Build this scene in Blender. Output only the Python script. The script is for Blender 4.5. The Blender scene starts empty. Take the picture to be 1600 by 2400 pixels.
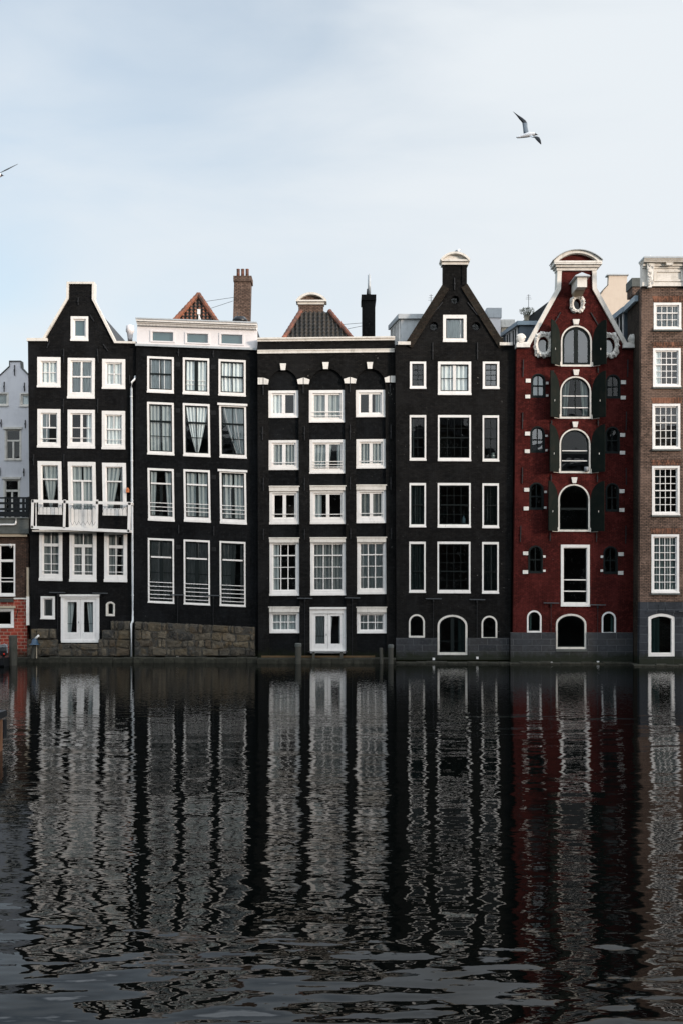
import bpy, bmesh, math, random
from mathutils import Vector, Matrix
from mathutils.geometry import tessellate_polygon
R = math.radians
random.seed(11)
sc = bpy.context.scene
COL = sc.collection

# ------------------------------------------------------------------ camera
FPX = 2300.0      # focal length in photo pixels (photo 1600 x 2400)
HZ = 1370.0       # horizon row
CAMZ = 4.02
cam_d = bpy.data.cameras.new("camera"); cam = bpy.data.objects.new("camera", cam_d); COL.objects.link(cam)
cam.location = (0, -50, CAMZ); cam.rotation_euler = (R(90), 0, 0)
cam_d.sensor_fit = 'VERTICAL'; cam_d.sensor_height = 36; cam_d.lens = 36*FPX/2400
cam_d.shift_y = (HZ-1200)/2400.0
cam_d.clip_end = 6000; cam_d.clip_start = 0.1
sc.camera = cam
# ------------------------------------------------------------------ light
SUN_EL, SUN_AZ = 7.5, 52.0      # azimuth: degrees to the right of straight behind the camera
world = bpy.data.worlds.new("World"); sc.world = world; world.use_nodes = True
nt = world.node_tree; N = nt.nodes; Lk = nt.links
bg = N['Background']; bg.inputs['Strength'].default_value = 0.10
sky = N.new('ShaderNodeTexSky'); sky.sky_type = 'NISHITA'; sky.sun_disc = False
sun_dir = Vector((math.sin(R(SUN_AZ))*math.cos(R(SUN_EL)), -math.cos(R(SUN_AZ))*math.cos(R(SUN_EL)), math.sin(R(SUN_EL))))
sky.sun_elevation = R(SUN_EL); sky.sun_rotation = math.atan2(sun_dir.x, sun_dir.y)
sky.air_density = 1.0; sky.dust_density = 1.0; sky.ozone_density = 1.5
def wn(t, **k):
    n = N.new(t)
    for a, b in k.items(): setattr(n, a, b)
    return n
tc = wn('ShaderNodeTexCoord')
mp = wn('ShaderNodeMapping'); mp.inputs['Scale'].default_value = (1.0, 1.0, 3.2); mp.inputs['Location'].default_value = (0.35, 0.0, 0.2)
mp.inputs['Rotation'].default_value = (0, R(-14), 0)
Lk.new(tc.outputs['Generated'], mp.inputs[0])
n1 = wn('ShaderNodeTexNoise'); n1.inputs['Scale'].default_value = 2.3; n1.inputs['Detail'].default_value = 6; n1.inputs['Roughness'].default_value = .5; n1.inputs['Distortion'].default_value = .5
Lk.new(mp.outputs[0], n1.inputs['Vector'])
sep = wn('ShaderNodeSeparateXYZ'); Lk.new(tc.outputs['Generated'], sep.inputs[0])
def wm(op, a, b, clamp=False):
    m = wn('ShaderNodeMath', operation=op, use_clamp=clamp)
    for i, v in enumerate((a, b)):
        if v is None: continue
        if isinstance(v, (int, float)): m.inputs[i].default_value = v
        else: Lk.new(v, m.inputs[i])
    return m.outputs[0]
# thin high cloud: thicker to the right and low down, open blue higher up on the left
f = wm('ADD', wm('MULTIPLY', wm('SUBTRACT', n1.outputs[0], .5), 2.3), .92)
f = wm('ADD', f, wm('MULTIPLY', sep.outputs[0], 1.25))
f = wm('SUBTRACT', f, wm('MULTIPLY', wm('MAXIMUM', wm('SUBTRACT', sep.outputs[2], .44), 0), 3.0))
ramp = wn('ShaderNodeMapRange', interpolation_type='SMOOTHSTEP'); ramp.inputs[1].default_value = -.25; ramp.inputs[2].default_value = 1.35
ramp.inputs[3].default_value = .38; ramp.inputs[4].default_value = 1.0
Lk.new(f, ramp.inputs[0])
# cloud made brighter towards the sun, added to light the facades
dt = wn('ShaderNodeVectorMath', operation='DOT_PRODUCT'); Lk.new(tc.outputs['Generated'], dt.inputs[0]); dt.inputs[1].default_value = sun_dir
cloud_boost = wm('ADD', wm('MULTIPLY', wm('POWER', wm('MAXIMUM', dt.outputs['Value'], 0), 1.6), 1.4), 1.0)
hi = wn('ShaderNodeMapRange', interpolation_type='SMOOTHSTEP'); hi.inputs[1].default_value = .52; hi.inputs[2].default_value = .56; hi.inputs[3].default_value = 0; hi.inputs[4].default_value = 1; Lk.new(sep.outputs[2], hi.inputs[0])  # extra brightness added to the sky above the frame, for glints on the water
cloud_boost = wm('ADD', cloud_boost, wm('MULTIPLY', hi.outputs[0], 2.2))
skb = wn('ShaderNodeVectorMath', operation='SCALE'); Lk.new(sky.outputs[0], skb.inputs[0]); Lk.new(wm('ADD', wm('MULTIPLY', hi.outputs[0], 1.8), 2.3), skb.inputs['Scale'])
cc = wn('ShaderNodeVectorMath', operation='SCALE'); cc.inputs[0].default_value = (6.55, 6.95, 7.3); Lk.new(cloud_boost, cc.inputs['Scale'])
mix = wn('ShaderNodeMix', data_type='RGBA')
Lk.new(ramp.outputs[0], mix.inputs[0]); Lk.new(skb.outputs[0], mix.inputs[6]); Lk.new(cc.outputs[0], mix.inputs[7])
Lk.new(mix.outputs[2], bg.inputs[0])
sd = bpy.data.lights.new("sun", 'SUN'); sun = bpy.data.objects.new("sun", sd); COL.objects.link(sun)
sd.energy = 3.0; sd.angle = R(9); sd.color = (1, .84, .70)
sun.rotation_euler = sun_dir.to_track_quat('Z', 'Y').to_euler(); sun.location = (30, -60, 40)
vs = sc.view_settings; vs.view_transform = 'Standard'; vs.look = 'None'; vs.exposure = 0.33; vs.gamma = 1; vs.use_curve_mapping = False
sc.cycles.max_bounces = 7; sc.cycles.transparent_max_bounces = 10; sc.cycles.sample_clamp_indirect = 6
sc.cycles.use_denoising = True

# ------------------------------------------------------------------ materials
MATS = {}
def newmat(name):
    m = bpy.data.materials.new(name); m.use_nodes = True
    MATS[name] = m
    return m, m.node_tree, m.node_tree.nodes['Principled BSDF']
def nd(t, typ, **k):
    n = t.nodes.new(typ)
    for a, b in k.items():
        if a.startswith('i_'):
            n.inputs[a[2:].replace('_', ' ')].default_value = b
        else: setattr(n, a, b)
    return n
def mth(t, op, a, b=None, clamp=False):
    n = t.nodes.new('ShaderNodeMath'); n.operation = op; n.use_clamp = clamp
    for i, v in enumerate((a, b)):
        if v is None: continue
        if isinstance(v, (int, float)): n.inputs[i].default_value = v
        else: t.links.new(v, n.inputs[i])
    return n.outputs[0]
def mixc(t, fac, a, b, mode='MIX'):
    n = t.nodes.new('ShaderNodeMix'); n.data_type = 'RGBA'; n.blend_type = mode
    for i, v in ((0, fac), (6, a), (7, b)):
        if isinstance(v, (int, float)): n.inputs[i].default_value = v
        elif isinstance(v, tuple): n.inputs[i].default_value = v if len(v) == 4 else v+(1,)
        else: t.links.new(v, n.inputs[i])
    return n.outputs[2]
def geo_xz(t):
    """real metres across the wall (x or y) and up it (z)"""
    g = t.nodes.new('ShaderNodeNewGeometry'); s = t.nodes.new('ShaderNodeSeparateXYZ'); t.links.new(g.outputs['Position'], s.inputs[0])
    c = t.nodes.new('ShaderNodeCombineXYZ'); t.links.new(mth(t, 'ADD', s.outputs[0], s.outputs[1]), c.inputs[0]); t.links.new(s.outputs[2], c.inputs[1])
    return c.outputs[0], g.outputs['Position']
def noise(t, vec, scale, detail=4, rough=.55, sx=None):
    if sx:
        m = nd(t, 'ShaderNodeMapping'); m.inputs['Scale'].default_value = sx; t.links.new(vec, m.inputs[0]); vec = m.outputs[0]
    n = t.nodes.new('ShaderNodeTexNoise'); n.inputs['Scale'].default_value = scale; n.inputs['Detail'].default_value = detail; n.inputs['Roughness'].default_value = rough
    t.links.new(vec, n.inputs['Vector']); return n
def step(t, v, lo, hi, a=0., b=1.):
    n = nd(t, 'ShaderNodeMapRange'); n.inputs[1].default_value = lo; n.inputs[2].default_value = hi; n.inputs[3].default_value = a; n.inputs[4].default_value = b
    t.links.new(v, n.inputs[0]); return n.outputs[0]
def bump(t, b, h, dist, strength=1.0, normal=None):
    n = nd(t, 'ShaderNodeBump'); n.inputs['Distance'].default_value = dist; n.inputs['Strength'].default_value = strength
    t.links.new(h, n.inputs['Height'])
    if normal: t.links.new(normal, n.inputs['Normal'])
    t.links.new(n.outputs[0], b.inputs['Normal']); return n.outputs[0]
def mat_brick(name, c1, c2, mortar, bw=.22, bh=.065, ms=.012, rough=.85, spec=.3, chips=0.0, chipcol=(.5, .48, .44), dirt=.5, worn=None, bstr=1.0):
    m, t, b = newmat(name)
    v, pos = geo_xz(t)
    wob = noise(t, v, 1.3, 2); vv = nd(t, 'ShaderNodeVectorMath', operation='SCALE'); t.links.new(wob.outputs['Color'], vv.inputs[0]); vv.inputs['Scale'].default_value = .05
    ad = nd(t, 'ShaderNodeVectorMath', operation='ADD'); t.links.new(v, ad.inputs[0]); t.links.new(vv.outputs[0], ad.inputs[1])
    br = nd(t, 'ShaderNodeTexBrick'); br.inputs['Scale'].default_value = 1; br.inputs['Brick Width'].default_value = bw; br.inputs['Row Height'].default_value = bh
    br.inputs['Mortar Size'].default_value = ms; br.inputs['Mortar Smooth'].default_value = .2; br.inputs['Bias'].default_value = 0
    br.inputs['Color1'].default_value = c1+(1,); br.inputs['Color2'].default_value = c2+(1,); br.inputs['Mortar'].default_value = mortar+(1,)
    t.links.new(ad.outputs[0], br.inputs['Vector'])
    big = noise(t, pos, .45, 5, .6); fine = noise(t, pos, 7, 4)
    col = mixc(t, step(t, big.outputs[0], .35, .7, 0, dirt), br.outputs['Color'], (0, 0, 0))
    col = mixc(t, step(t, fine.outputs[0], .50, .80, 0, .6), col, tuple(min(1, x*2.2+.004) for x in c1))
    pt = noise(t, pos, .9, 3, .6, sx=(1, 1, .7)); col = mixc(t, step(t, pt.outputs[0], .50, .62, 0, .35), col, tuple(min(1, x*1.7+.003) for x in c1))
    # rain streaks
    st = noise(t, v, 1.0, 4, .6, sx=(3.2, .25, 1)); col = mixc(t, step(t, st.outputs[0], .56, .75, 0, .3), col, tuple(x*.45 for x in c1))
    if worn:
        w = noise(t, pos, 1.1, 6, .7); wz = step(t, w.outputs[0], .60, .68, 0, .8); col = mixc(t, wz, col, worn)
    if chips:
        ch = noise(t, pos, 9, 2, .6); cl = noise(t, pos, .8, 3)
        f = mth(t, 'MULTIPLY', step(t, ch.outputs[0], .72, .76), step(t, cl.outputs[0], .5, .62))
        col = mixc(t, mth(t, 'MULTIPLY', f, chips), col, chipcol)
    s3 = nd(t, 'ShaderNodeSeparateXYZ'); t.links.new(pos, s3.inputs[0]); al = noise(t, pos, 2.5, 5, .7)
    tide = mth(t, 'ADD', s3.outputs[2], mth(t, 'MULTIPLY', al.outputs[0], -.9))       # algae growing up from the water
    col = mixc(t, step(t, tide, .25, -.12, 0, .85), col, (.014, .017, .008))
    t.links.new(col, b.inputs['Base Color'])
    b.inputs['Roughness'].default_value = .92 if rough > .8 else rough; b.inputs['Specular IOR Level'].default_value = spec*.5
    hh = mth(t, 'ADD', mth(t, 'MULTIPLY', mth(t, 'SUBTRACT', 1.0, br.outputs['Fac']), 1.0), mth(t, 'MULTIPLY', fine.outputs[0], .6))
    n0 = bump(t, b, hh, .012*bstr)
    return m
def mat_paint(name, c, rough=.5, spec=.35, dirt=.35, dcol=None, scale=1.2, streak=True, bm=.002, vary=0):
    m, t, b = newmat(name); v, pos = geo_xz(t)
    n = noise(t, pos, scale*2.5, 6, .65); n2 = noise(t, v, 1, 5, .6, sx=(7, .6, 1))
    dcol = dcol or tuple(x*.55 for x in c)
    col = mixc(t, step(t, n.outputs[0], .48, .78, 0, dirt), c, dcol)
    if streak: col = mixc(t, step(t, n2.outputs[0], .55, .8, 0, dirt), col, dcol)
    if vary:
        oi = nd(t, 'ShaderNodeObjectInfo'); col = mixc(t, mth(t, 'MULTIPLY', oi.outputs['Random'], vary*1.0), col, (.50, .44, .36))
        n3 = noise(t, pos, 9, 4, .7); col = mixc(t, step(t, n3.outputs[0], .64, .72, 0, .55), col, (.30, .27, .22))
    t.links.new(col, b.inputs['Base Color']); b.inputs['Roughness'].default_value = rough; b.inputs['Specular IOR Level'].default_value = spec
    bump(t, b, noise(t, pos, 14, 3).outputs[0], bm)
    return m
BLK1 = mat_brick('black_brick', (.0080, .0082, .0088), (.0165, .0155, .0148), (.0045, .005, .0055), chips=.35, spec=.16, bstr=1.3)
BLK2 = mat_brick('black_brick_smooth', (.0072, .008, .0088), (.0125, .0125, .0127), (.005, .0055, .006), chips=.12, spec=.14, bstr=.8)
BLK3 = mat_brick('black_brick_weathered', (.0088, .0088, .0088), (.0185, .0172, .0158), (.0055, .0055, .0055), chips=.7, worn=None, spec=.16, bstr=1.4)
BLKC = mat_brick('worn_black_brick_edge', (.026, .023, .018), (.045, .032, .024), (.011, .011, .01), chips=.8, worn=(.055, .04, .025), spec=.15, bstr=2)
RED = mat_brick('red_painted_brick', (.068, .0118, .0098), (.100, .0165, .0130), (.026, .007, .006), dirt=.5, spec=.2, chips=.4, bstr=1.8)
BRN = mat_brick('brown_brick', (.130, .088, .068), (.200, .130, .098), (.035, .029, .025), bw=.23, bh=.078, ms=.017, dirt=.3, spec=.2, bstr=1)
BRND = mat_brick('dark_brown_brick', (.06, .038, .028), (.10, .055, .038), (.03, .025, .022), bw=.22, bh=.075, ms=.016, dirt=.4, spec=.2)
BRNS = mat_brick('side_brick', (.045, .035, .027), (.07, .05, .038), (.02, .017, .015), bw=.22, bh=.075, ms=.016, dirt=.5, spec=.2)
BIGRED = mat_brick('glazed_red_block', (.27, .045, .026), (.20, .03, .02), (.36, .24, .18), bw=.36, bh=.175, ms=.022, rough=.45, spec=.4, dirt=.25)
LINT = mat_brick('soldier_brick', (.20, .09, .055), (.12, .075, .055), (.03, .022, .018), bw=.078, bh=.36, ms=.018, dirt=.25, spec=.2)
GRY = mat_brick('grey_stone_block', (.034, .036, .040), (.05, .049, .05), (.13, .13, .13), bw=.95, bh=.32, ms=.011, dirt=.35, spec=.3, rough=.7)
DGRY = mat_brick('dark_grey_block', (.024, .027, .032), (.036, .04, .047), (.12, .13, .14), bw=.85, bh=.4, ms=.011, dirt=.3, spec=.3, rough=.7)
WHT = mat_paint('white_paint', (.78, .755, .725), .42, vary=.16)
WHTW = mat_paint('weathered_white_paint', (.66, .62, .56), .6, dirt=.6, dcol=(.28, .26, .22))
STONE = mat_paint('white_stone', (.70, .67, .62), .75, dirt=.55, dcol=(.30, .28, .24), bm=.01)
PALE = mat_paint('pale_panel', (.70, .665, .66), .5, dirt=.15)
CREAM = mat_paint('cream_render', (.56, .47, .38), .85, dirt=.3, dcol=(.40, .31, .24))
WREND = mat_paint('white_render', (.62, .61, .63), .85, dirt=.25)
BEIGE = mat_paint('beige_beam', (.42, .35, .26), .7, dirt=.4)
DARKP = mat_paint('black_sash_paint', (.0075, .011, .011), .6, .12, dirt=.2)
SHUT = mat_paint('dark_green_shutter', (.0065, .010, .008), .7, .08, dirt=.4, dcol=(.03, .025, .018))
IRON = mat_paint('black_iron', (.012, .012, .013), .55, dirt=.2)
RAILM = mat_paint('grey_steel_bar', (.06, .065, .07), .4, dirt=.2)
ZINC = mat_paint('zinc', (.40, .42, .43), .38, .5, dirt=.5, dcol=(.17, .18, .19))
LEAD = mat_paint('slate_blue_cladding', (.07, .095, .12), .5, .4, dirt=.4, dcol=(.025, .03, .035))
BLUEP = mat_paint('pale_blue_fascia', (.30, .37, .42), .5, dirt=.3)
PIPE = mat_paint('grey_pipe', (.62, .64, .65), .6, .3, dirt=.5, dcol=(.17, .18, .19))
CONC = mat_paint('mossy_concrete', (.05, .052, .045), .9, dirt=.6, dcol=(.02, .025, .015), bm=.02)
CONC2 = mat_paint('old_concrete', (.09, .095, .088), .9, dirt=.6, dcol=(.035, .037, .03), bm=.015)
LEDGE = mat_paint('ledge_stone', (.022, .021, .014), .9, dirt=.7, dcol=(.075, .07, .05), bm=.03, streak=False, scale=1.6)
WOOD = mat_paint('wet_grey_wood', (.055, .052, .042), .8, dirt=.6, dcol=(.018, .024, .012), bm=.02)
WOODO = mat_paint('brown_wood', (.17, .075, .035), .6, dirt=.5, dcol=(.05, .03, .02), bm=.01)
PLANK = mat_paint('brown_plank', (.10, .06, .025), .7, dirt=.5)
SLATE = mat_paint('dark_roof_slate', (.028, .03, .033), .6, dirt=.5)
BLUEM = mat_paint('blue_enamel', (.02, .05, .09), .3, .5, dirt=.2)
ORANGE = mat_paint('orange_wood', (.55, .17, .06), .6, dirt=.2)
REDL = mat_paint('red_plastic', (.5, .02, .01), .3, dirt=.1)
BLKP = mat_paint('black_plastic', (.012, .013, .015), .35, dirt=.2)
GREYP = mat_paint('grey_plastic', (.25, .26, .27), .4, dirt=.2)
ROOM = mat_paint('dim_room', (.035, .035, .036), .95, .1, dirt=.3)
ROOMB = mat_paint('blue_grey_blind', (.17, .29, .31), .6, dirt=.05, streak=False)
SHEER = mat_paint('sheer_net', (.70, .71, .70), .9, .05, dirt=.2)
SHEERG = mat_paint('grey_net', (.36, .375, .37), .9, .05, dirt=.3)
DRAPE = mat_paint('grey_drape', (.17, .175, .17), .9, .05, dirt=.3)
DRAPED = mat_paint('dark_drape', (.052, .064, .064), .9, .05, dirt=.3)
GREEND = mat_paint('green_drape', (.10, .17, .16), .9, .05, dirt=.2)
TILE = None
def mat_tile(name, c, c2, moss):
    m, t, b = newmat(name); v, pos = geo_xz(t)
    n = noise(t, pos, 3.5, 5, .6); n2 = noise(t, pos, 1.2, 5, .7)
    col = mixc(t, step(t, n.outputs[0], .35, .65), c, c2)
    col = mixc(t, step(t, n2.outputs[0], .42, .6, 0, .8), col, moss)
    t.links.new(col, b.inputs['Base Color']); b.inputs['Roughness'].default_value = .8; bump(t, b, n.outputs[0], .02)
    return m
TILEO = mat_tile('orange_roof_tile', (.30, .095, .042), (.15, .06, .035), (.035, .028, .022))
TILED = mat_tile('mossy_dark_tile', (.05, .04, .033), (.028, .026, .022), (.012, .011, .010))
MOSS = mat_tile('mossy_tile_valley', (.022, .019, .015), (.04, .032, .022), (.012, .012, .010))
TILER = mat_tile('red_ridge_tile', (.26, .085, .045), (.12, .05, .035), (.04, .03, .025))
def mat_rubble():
    m, t, b = newmat('rubble_stone'); g = nd(t, 'ShaderNodeNewGeometry')
    a = nd(t, 'ShaderNodeAttribute'); a.attribute_name = 'tint'
    n = noise(t, g.outputs['Position'], 5, 6, .7); n2 = noise(t, g.outputs['Position'], 1.6, 4, .6)
    col = mixc(t, step(t, n.outputs[0], .40, .72, 0, .7), a.outputs['Color'], (.026, .022, .014))
    col = mixc(t, step(t, n2.outputs[0], .55, .68, 0, .6), col, (.12, .075, .03))
    n3 = noise(t, g.outputs['Position'], 3.1, 6, .75); col = mixc(t, step(t, n3.outputs[0], .52, .66, 0, .7), col, (.16, .13, .09)); col = mixc(t, step(t, n3.outputs[0], .44, .34, 0, .5), col, (.035, .035, .028))
    t.links.new(col, b.inputs['Base Color']); b.inputs['Roughness'].default_value = .85; bump(t, b, n.outputs[0], .12)
    return m
RUB = mat_rubble()
def mat_glass(name, tint, refl=1.0, wav=.012, rough=0.0):
    m = bpy.data.materials.new(name); m.use_nodes = True; t = m.node_tree
    for n in list(t.nodes): t.nodes.remove(n)
    o = nd(t, 'ShaderNodeOutputMaterial'); mx = nd(t, 'ShaderNodeMixShader'); tr = nd(t, 'ShaderNodeBsdfTransparent'); gl = nd(t, 'ShaderNodeBsdfGlossy')
    tr.inputs[0].default_value = tint+(1,); gl.inputs['Roughness'].default_value = rough
    fr = nd(t, 'ShaderNodeFresnel'); fr.inputs['IOR'].default_value = 1.5
    f = mth(t, 'MULTIPLY', fr.outputs[0], 2.0*refl, clamp=True)
    g = nd(t, 'ShaderNodeNewGeometry'); ns = noise(t, g.outputs['Position'], 1.7, 1)
    bp = nd(t, 'ShaderNodeBump'); bp.inputs['Distance'].default_value = wav; t.links.new(ns.outputs[0], bp.inputs['Height'])
    oi = nd(t, 'ShaderNodeObjectInfo'); wn2 = nd(t, 'ShaderNodeTexWhiteNoise', noise_dimensions='1D'); t.links.new(oi.outputs['Random'], wn2.inputs['W'])
    sb = nd(t, 'ShaderNodeVectorMath', operation='SUBTRACT'); t.links.new(wn2.outputs['Color'], sb.inputs[0]); sb.inputs[1].default_value = (.5, .5, .5)
    sl = nd(t, 'ShaderNodeVectorMath', operation='SCALE'); t.links.new(sb.outputs[0], sl.inputs[0]); sl.inputs['Scale'].default_value = .035
    av = nd(t, 'ShaderNodeVectorMath', operation='ADD'); t.links.new(sl.outputs[0], av.inputs[0]); t.links.new(bp.outputs[0], av.inputs[1])
    nz = nd(t, 'ShaderNodeVectorMath', operation='NORMALIZE'); t.links.new(av.outputs[0], nz.inputs[0]); t.links.new(nz.outputs[0], gl.inputs['Normal'])
    t.links.new(f, mx.inputs[0]); t.links.new(tr.outputs[0], mx.inputs[1]); t.links.new(gl.outputs[0], mx.inputs[2]); t.links.new(mx.outputs[0], o.inputs[0])
    return m
GLASS = mat_glass('window_glass', (.88, .93, .93), .8, .006)
GLASSR = mat_glass('reflective_glass', (.55, .6, .6), 1.9, .005)
GLASSD = mat_glass('dim_old_glass', (.40, .47, .47), .42, .008)
def mat_water():
    m, t, b = newmat('canal_water')
    g = nd(t, 'ShaderNodeNewGeometry'); s = nd(t, 'ShaderNodeSeparateXYZ'); t.links.new(g.outputs['Position'], s.inputs[0])
    P = g.outputs['Position']
    def slope(scale, sx, det, rough, ax, ay, gain=None):
        n = noise(t, P, scale, det, rough, sx=sx); c = nd(t, 'ShaderNodeSeparateColor'); t.links.new(n.outputs['Color'], c.inputs[0])
        x = mth(t, 'MULTIPLY', mth(t, 'SUBTRACT', c.outputs[0], .5), ax); y = mth(t, 'MULTIPLY', mth(t, 'SUBTRACT', c.outputs[1], .5), ay)
        if gain is not None: x = mth(t, 'MULTIPLY', x, gain); y = mth(t, 'MULTIPLY', y, gain)
        return x, y
    wob = noise(t, P, .13, 3, .6, sx=(.35, 1, 1))
    yy = mth(t, 'ADD', s.outputs[1], step(t, wob.outputs[0], .3, .7, -5, 5))
    wv = noise(t, P, .5, 2, .5, sx=(.6, 1, 1)); yv = mth(t, 'ADD', s.outputs[1], step(t, wv.outputs[0], .3, .7, -.9, .9))
    band = mth(t, 'MULTIPLY', step(t, yy, -21.5, -23.2, 0, 1), step(t, yy, -25, -28, 1, 0))
    near = step(t, yy, -17, -27, 0, 1)                    # calm band under the houses, choppier water nearer
    vnear = step(t, yv, -36.4, -41, 0, 1)
    wd = noise(t, P, .16, 3, .6, sx=(.5, 1.2, 1)); wind = step(t, wd.outputs[0], .36, .64, .45, 1.5)
    xs, ys = [], []
    for a in (slope(1/1.0, (.8, 3.6, 1), 1.8, .5, .10, .56, mth(t, 'ADD', mth(t, 'MULTIPLY', vnear, .92), .03)),
              slope(1/.6, (.16, 1.3, 1), 2, .5, .03, .22, band),
              slope(1/.62, (.35, 1.7, 1), 2, .6, .10, .12, mth(t, 'ADD', mth(t, 'ADD', mth(t, 'MULTIPLY', near, .55), mth(t, 'MULTIPLY', vnear, .45)), .10)),
              slope(1/.2, (.5, 1.8, 1), 2, .65, .07, .09, mth(t, 'MULTIPLY', wind, mth(t, 'ADD', mth(t, 'MULTIPLY', near, .5), .35))),
              slope(1/.05, (.6, 1.3, 1), 1, .5, .03, .15, mth(t, 'SUBTRACT', 1.0, mth(t, 'MULTIPLY', near, .8)))):
        xs.append(a[0]); ys.append(a[1])
    X = xs[0]; Y = ys[0]
    for a in xs[1:]: X = mth(t, 'ADD', X, a)
    for a in ys[1:]: Y = mth(t, 'ADD', Y, a)
    c = nd(t, 'ShaderNodeCombineXYZ'); t.links.new(X, c.inputs[0]); t.links.new(Y, c.inputs[1]); c.inputs[2].default_value = 1
    nn = nd(t, 'ShaderNodeVectorMath', operation='NORMALIZE'); t.links.new(c.outputs[0], nn.inputs[0]); t.links.new(nn.outputs[0], b.inputs['Normal'])
    b.inputs['Base Color'].default_value = (.0010, .0014, .0012, 1); b.inputs['Roughness'].default_value = .015; b.inputs['IOR'].default_value = 1.333; b.inputs['Specular IOR Level'].default_value = .40
    return m
WATER = mat_water()

# ------------------------------------------------------------------ mesh building
class MB:
    def __init__(s): s.v = []; s.f = []; s.m = []; s.mats = []; s.col = []
    def mi(s, mat):
        if mat not in s.mats: s.mats.append(mat)
        return s.mats.index(mat)
    def add(s, vs, fs, mat, col=None):
        o = len(s.v); s.v += [Vector(p) for p in vs]; k = s.mi(mat)
        for f in fs: s.f.append(tuple(o+i for i in f)); s.m.append(k); s.col.append(col)
    def hexa(s, p, mat, col=None):   # 8 points: front quad 0-3, back quad 4-7
        s.add(p, [(0, 1, 2, 3), (7, 6, 5, 4), (0, 4, 5, 1), (1, 5, 6, 2), (2, 6, 7, 3), (3, 7, 4, 0)], mat, col)
    def box(s, a, b, mat):
        x0, y0, z0 = a; x1, y1, z1 = b
        s.hexa([(x0, y0, z0), (x1, y0, z0), (x1, y0, z1), (x0, y0, z1), (x0, y1, z0), (x1, y1, z0), (x1, y1, z1), (x0, y1, z1)], mat)
    def tube(s, pts, r, mat, n=8, caps=True):
        pts = [Vector(p) for p in pts]; rs = r if isinstance(r, (list, tuple)) else [r]*len(pts)
        o = len(s.v); k = s.mi(mat); up = Vector((0, 0, 1))
        for i, p in enumerate(pts):
            d = (pts[min(i+1, len(pts)-1)]-pts[max(i-1, 0)]).normalized()
            a = d.cross(up)
            if a.length < .05: a = d.cross(Vector((1, 0, 0)))
            a.normalize(); b = d.cross(a)
            for j in range(n):
                t = 2*math.pi*j/n; s.v.append(p+a*math.cos(t)*rs[i]+b*math.sin(t)*rs[i])
        for i in range(len(pts)-1):
            for j in range(n):
                s.f.append((o+i*n+j, o+i*n+(j+1) % n, o+(i+1)*n+(j+1) % n, o+(i+1)*n+j)); s.m.append(k); s.col.append(None)
        if caps:
            s.f.append(tuple(o+j for j in range(n))); s.f.append(tuple(o+(len(pts)-1)*n+j for j in range(n))); s.m += [k, k]; s.col += [None, None]
    def build(s, name, parent=None, smooth=False, origin=None):
        me = bpy.data.meshes.new(name); me.from_pydata([tuple(p) for p in s.v], [], s.f)
        for mt in s.mats: me.materials.append(mt)
        me.polygons.foreach_set('material_index', s.m)
        if any(c for c in s.col):
            ca = me.color_attributes.new('tint', 'FLOAT_COLOR', 'CORNER')
            for p in me.polygons:
                c = s.col[p.index] or (.1, .1, .1)
                for li in p.loop_indices: ca.data[li].color = (*c, 1)
        bm = bmesh.new(); bm.from_mesh(me); bmesh.ops.recalc_face_normals(bm, faces=bm.faces); bm.to_mesh(me); bm.free()
        if smooth: me.polygons.foreach_set('use_smooth', [True]*len(me.polygons))
        o = bpy.data.objects.new(name, me); COL.objects.link(o)
        if parent is not None: o.parent = parent
        return o
def tag(o, label=None, cat=None, group=None, kind=None):
    if label: o['label'] = label
    if cat: o['category'] = cat
    if group: o['group'] = group
    if kind: o['kind'] = kind
    return o
def PT(px, py, D): return Vector(((px-800)*D/FPX, D-50, CAMZ-(py-HZ)*D/FPX))

def arc_top(x0, x1, ysp, rise, n=14, ell=False):
    """points left to right over an arch"""
    hw = (x1-x0)/2; xc = (x0+x1)/2; out = []
    if ell or rise >= hw-.01:
        for i in range(n+1):
            t = math.pi*(1-i/n); out.append((xc+hw*math.cos(t), ysp-rise*math.sin(t)))
    else:
        Rr = (hw*hw+rise*rise)/(2*rise); a = math.asin(hw/Rr)
        for i in range(n+1):
            t = -a+2*a*i/n; out.append((xc+Rr*math.sin(t), ysp+(Rr-rise)-Rr*math.cos(t)))
    return out
def outline(x0, y0, x1, y1, rise=0, ell=False, n=14):
    if rise <= 0: return [(x0, y1), (x0, y0), (x1, y0), (x1, y1)]
    return [(x0, y1)]+arc_top(x0, x1, y0+rise, rise, n, ell)+[(x1, y1)]
def offset_line(pts, w):
    """offset an open polyline to its right-hand side (screen coordinates, y down), mitred"""
    out = []
    for i, p in enumerate(pts):
        dirs = []
        if i > 0: dirs.append(((pts[i][0]-pts[i-1][0]), (pts[i][1]-pts[i-1][1])))
        if i < len(pts)-1: dirs.append(((pts[i+1][0]-pts[i][0]), (pts[i+1][1]-pts[i][1])))
        ns = []
        for dx, dy in dirs:
            l = math.hypot(dx, dy); ns.append((-dy/l, dx/l))
        if len(ns) == 1: nx, ny = ns[0]; k = 1
        else:
            nx = ns[0][0]+ns[1][0]; ny = ns[0][1]+ns[1][1]; l = math.hypot(nx, ny); nx /= l; ny /= l; k = 1/max(.4, nx*ns[0][0]+ny*ns[0][1])
        out.append((p[0]+nx*w*k, p[1]+ny*w*k))
    return out

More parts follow.
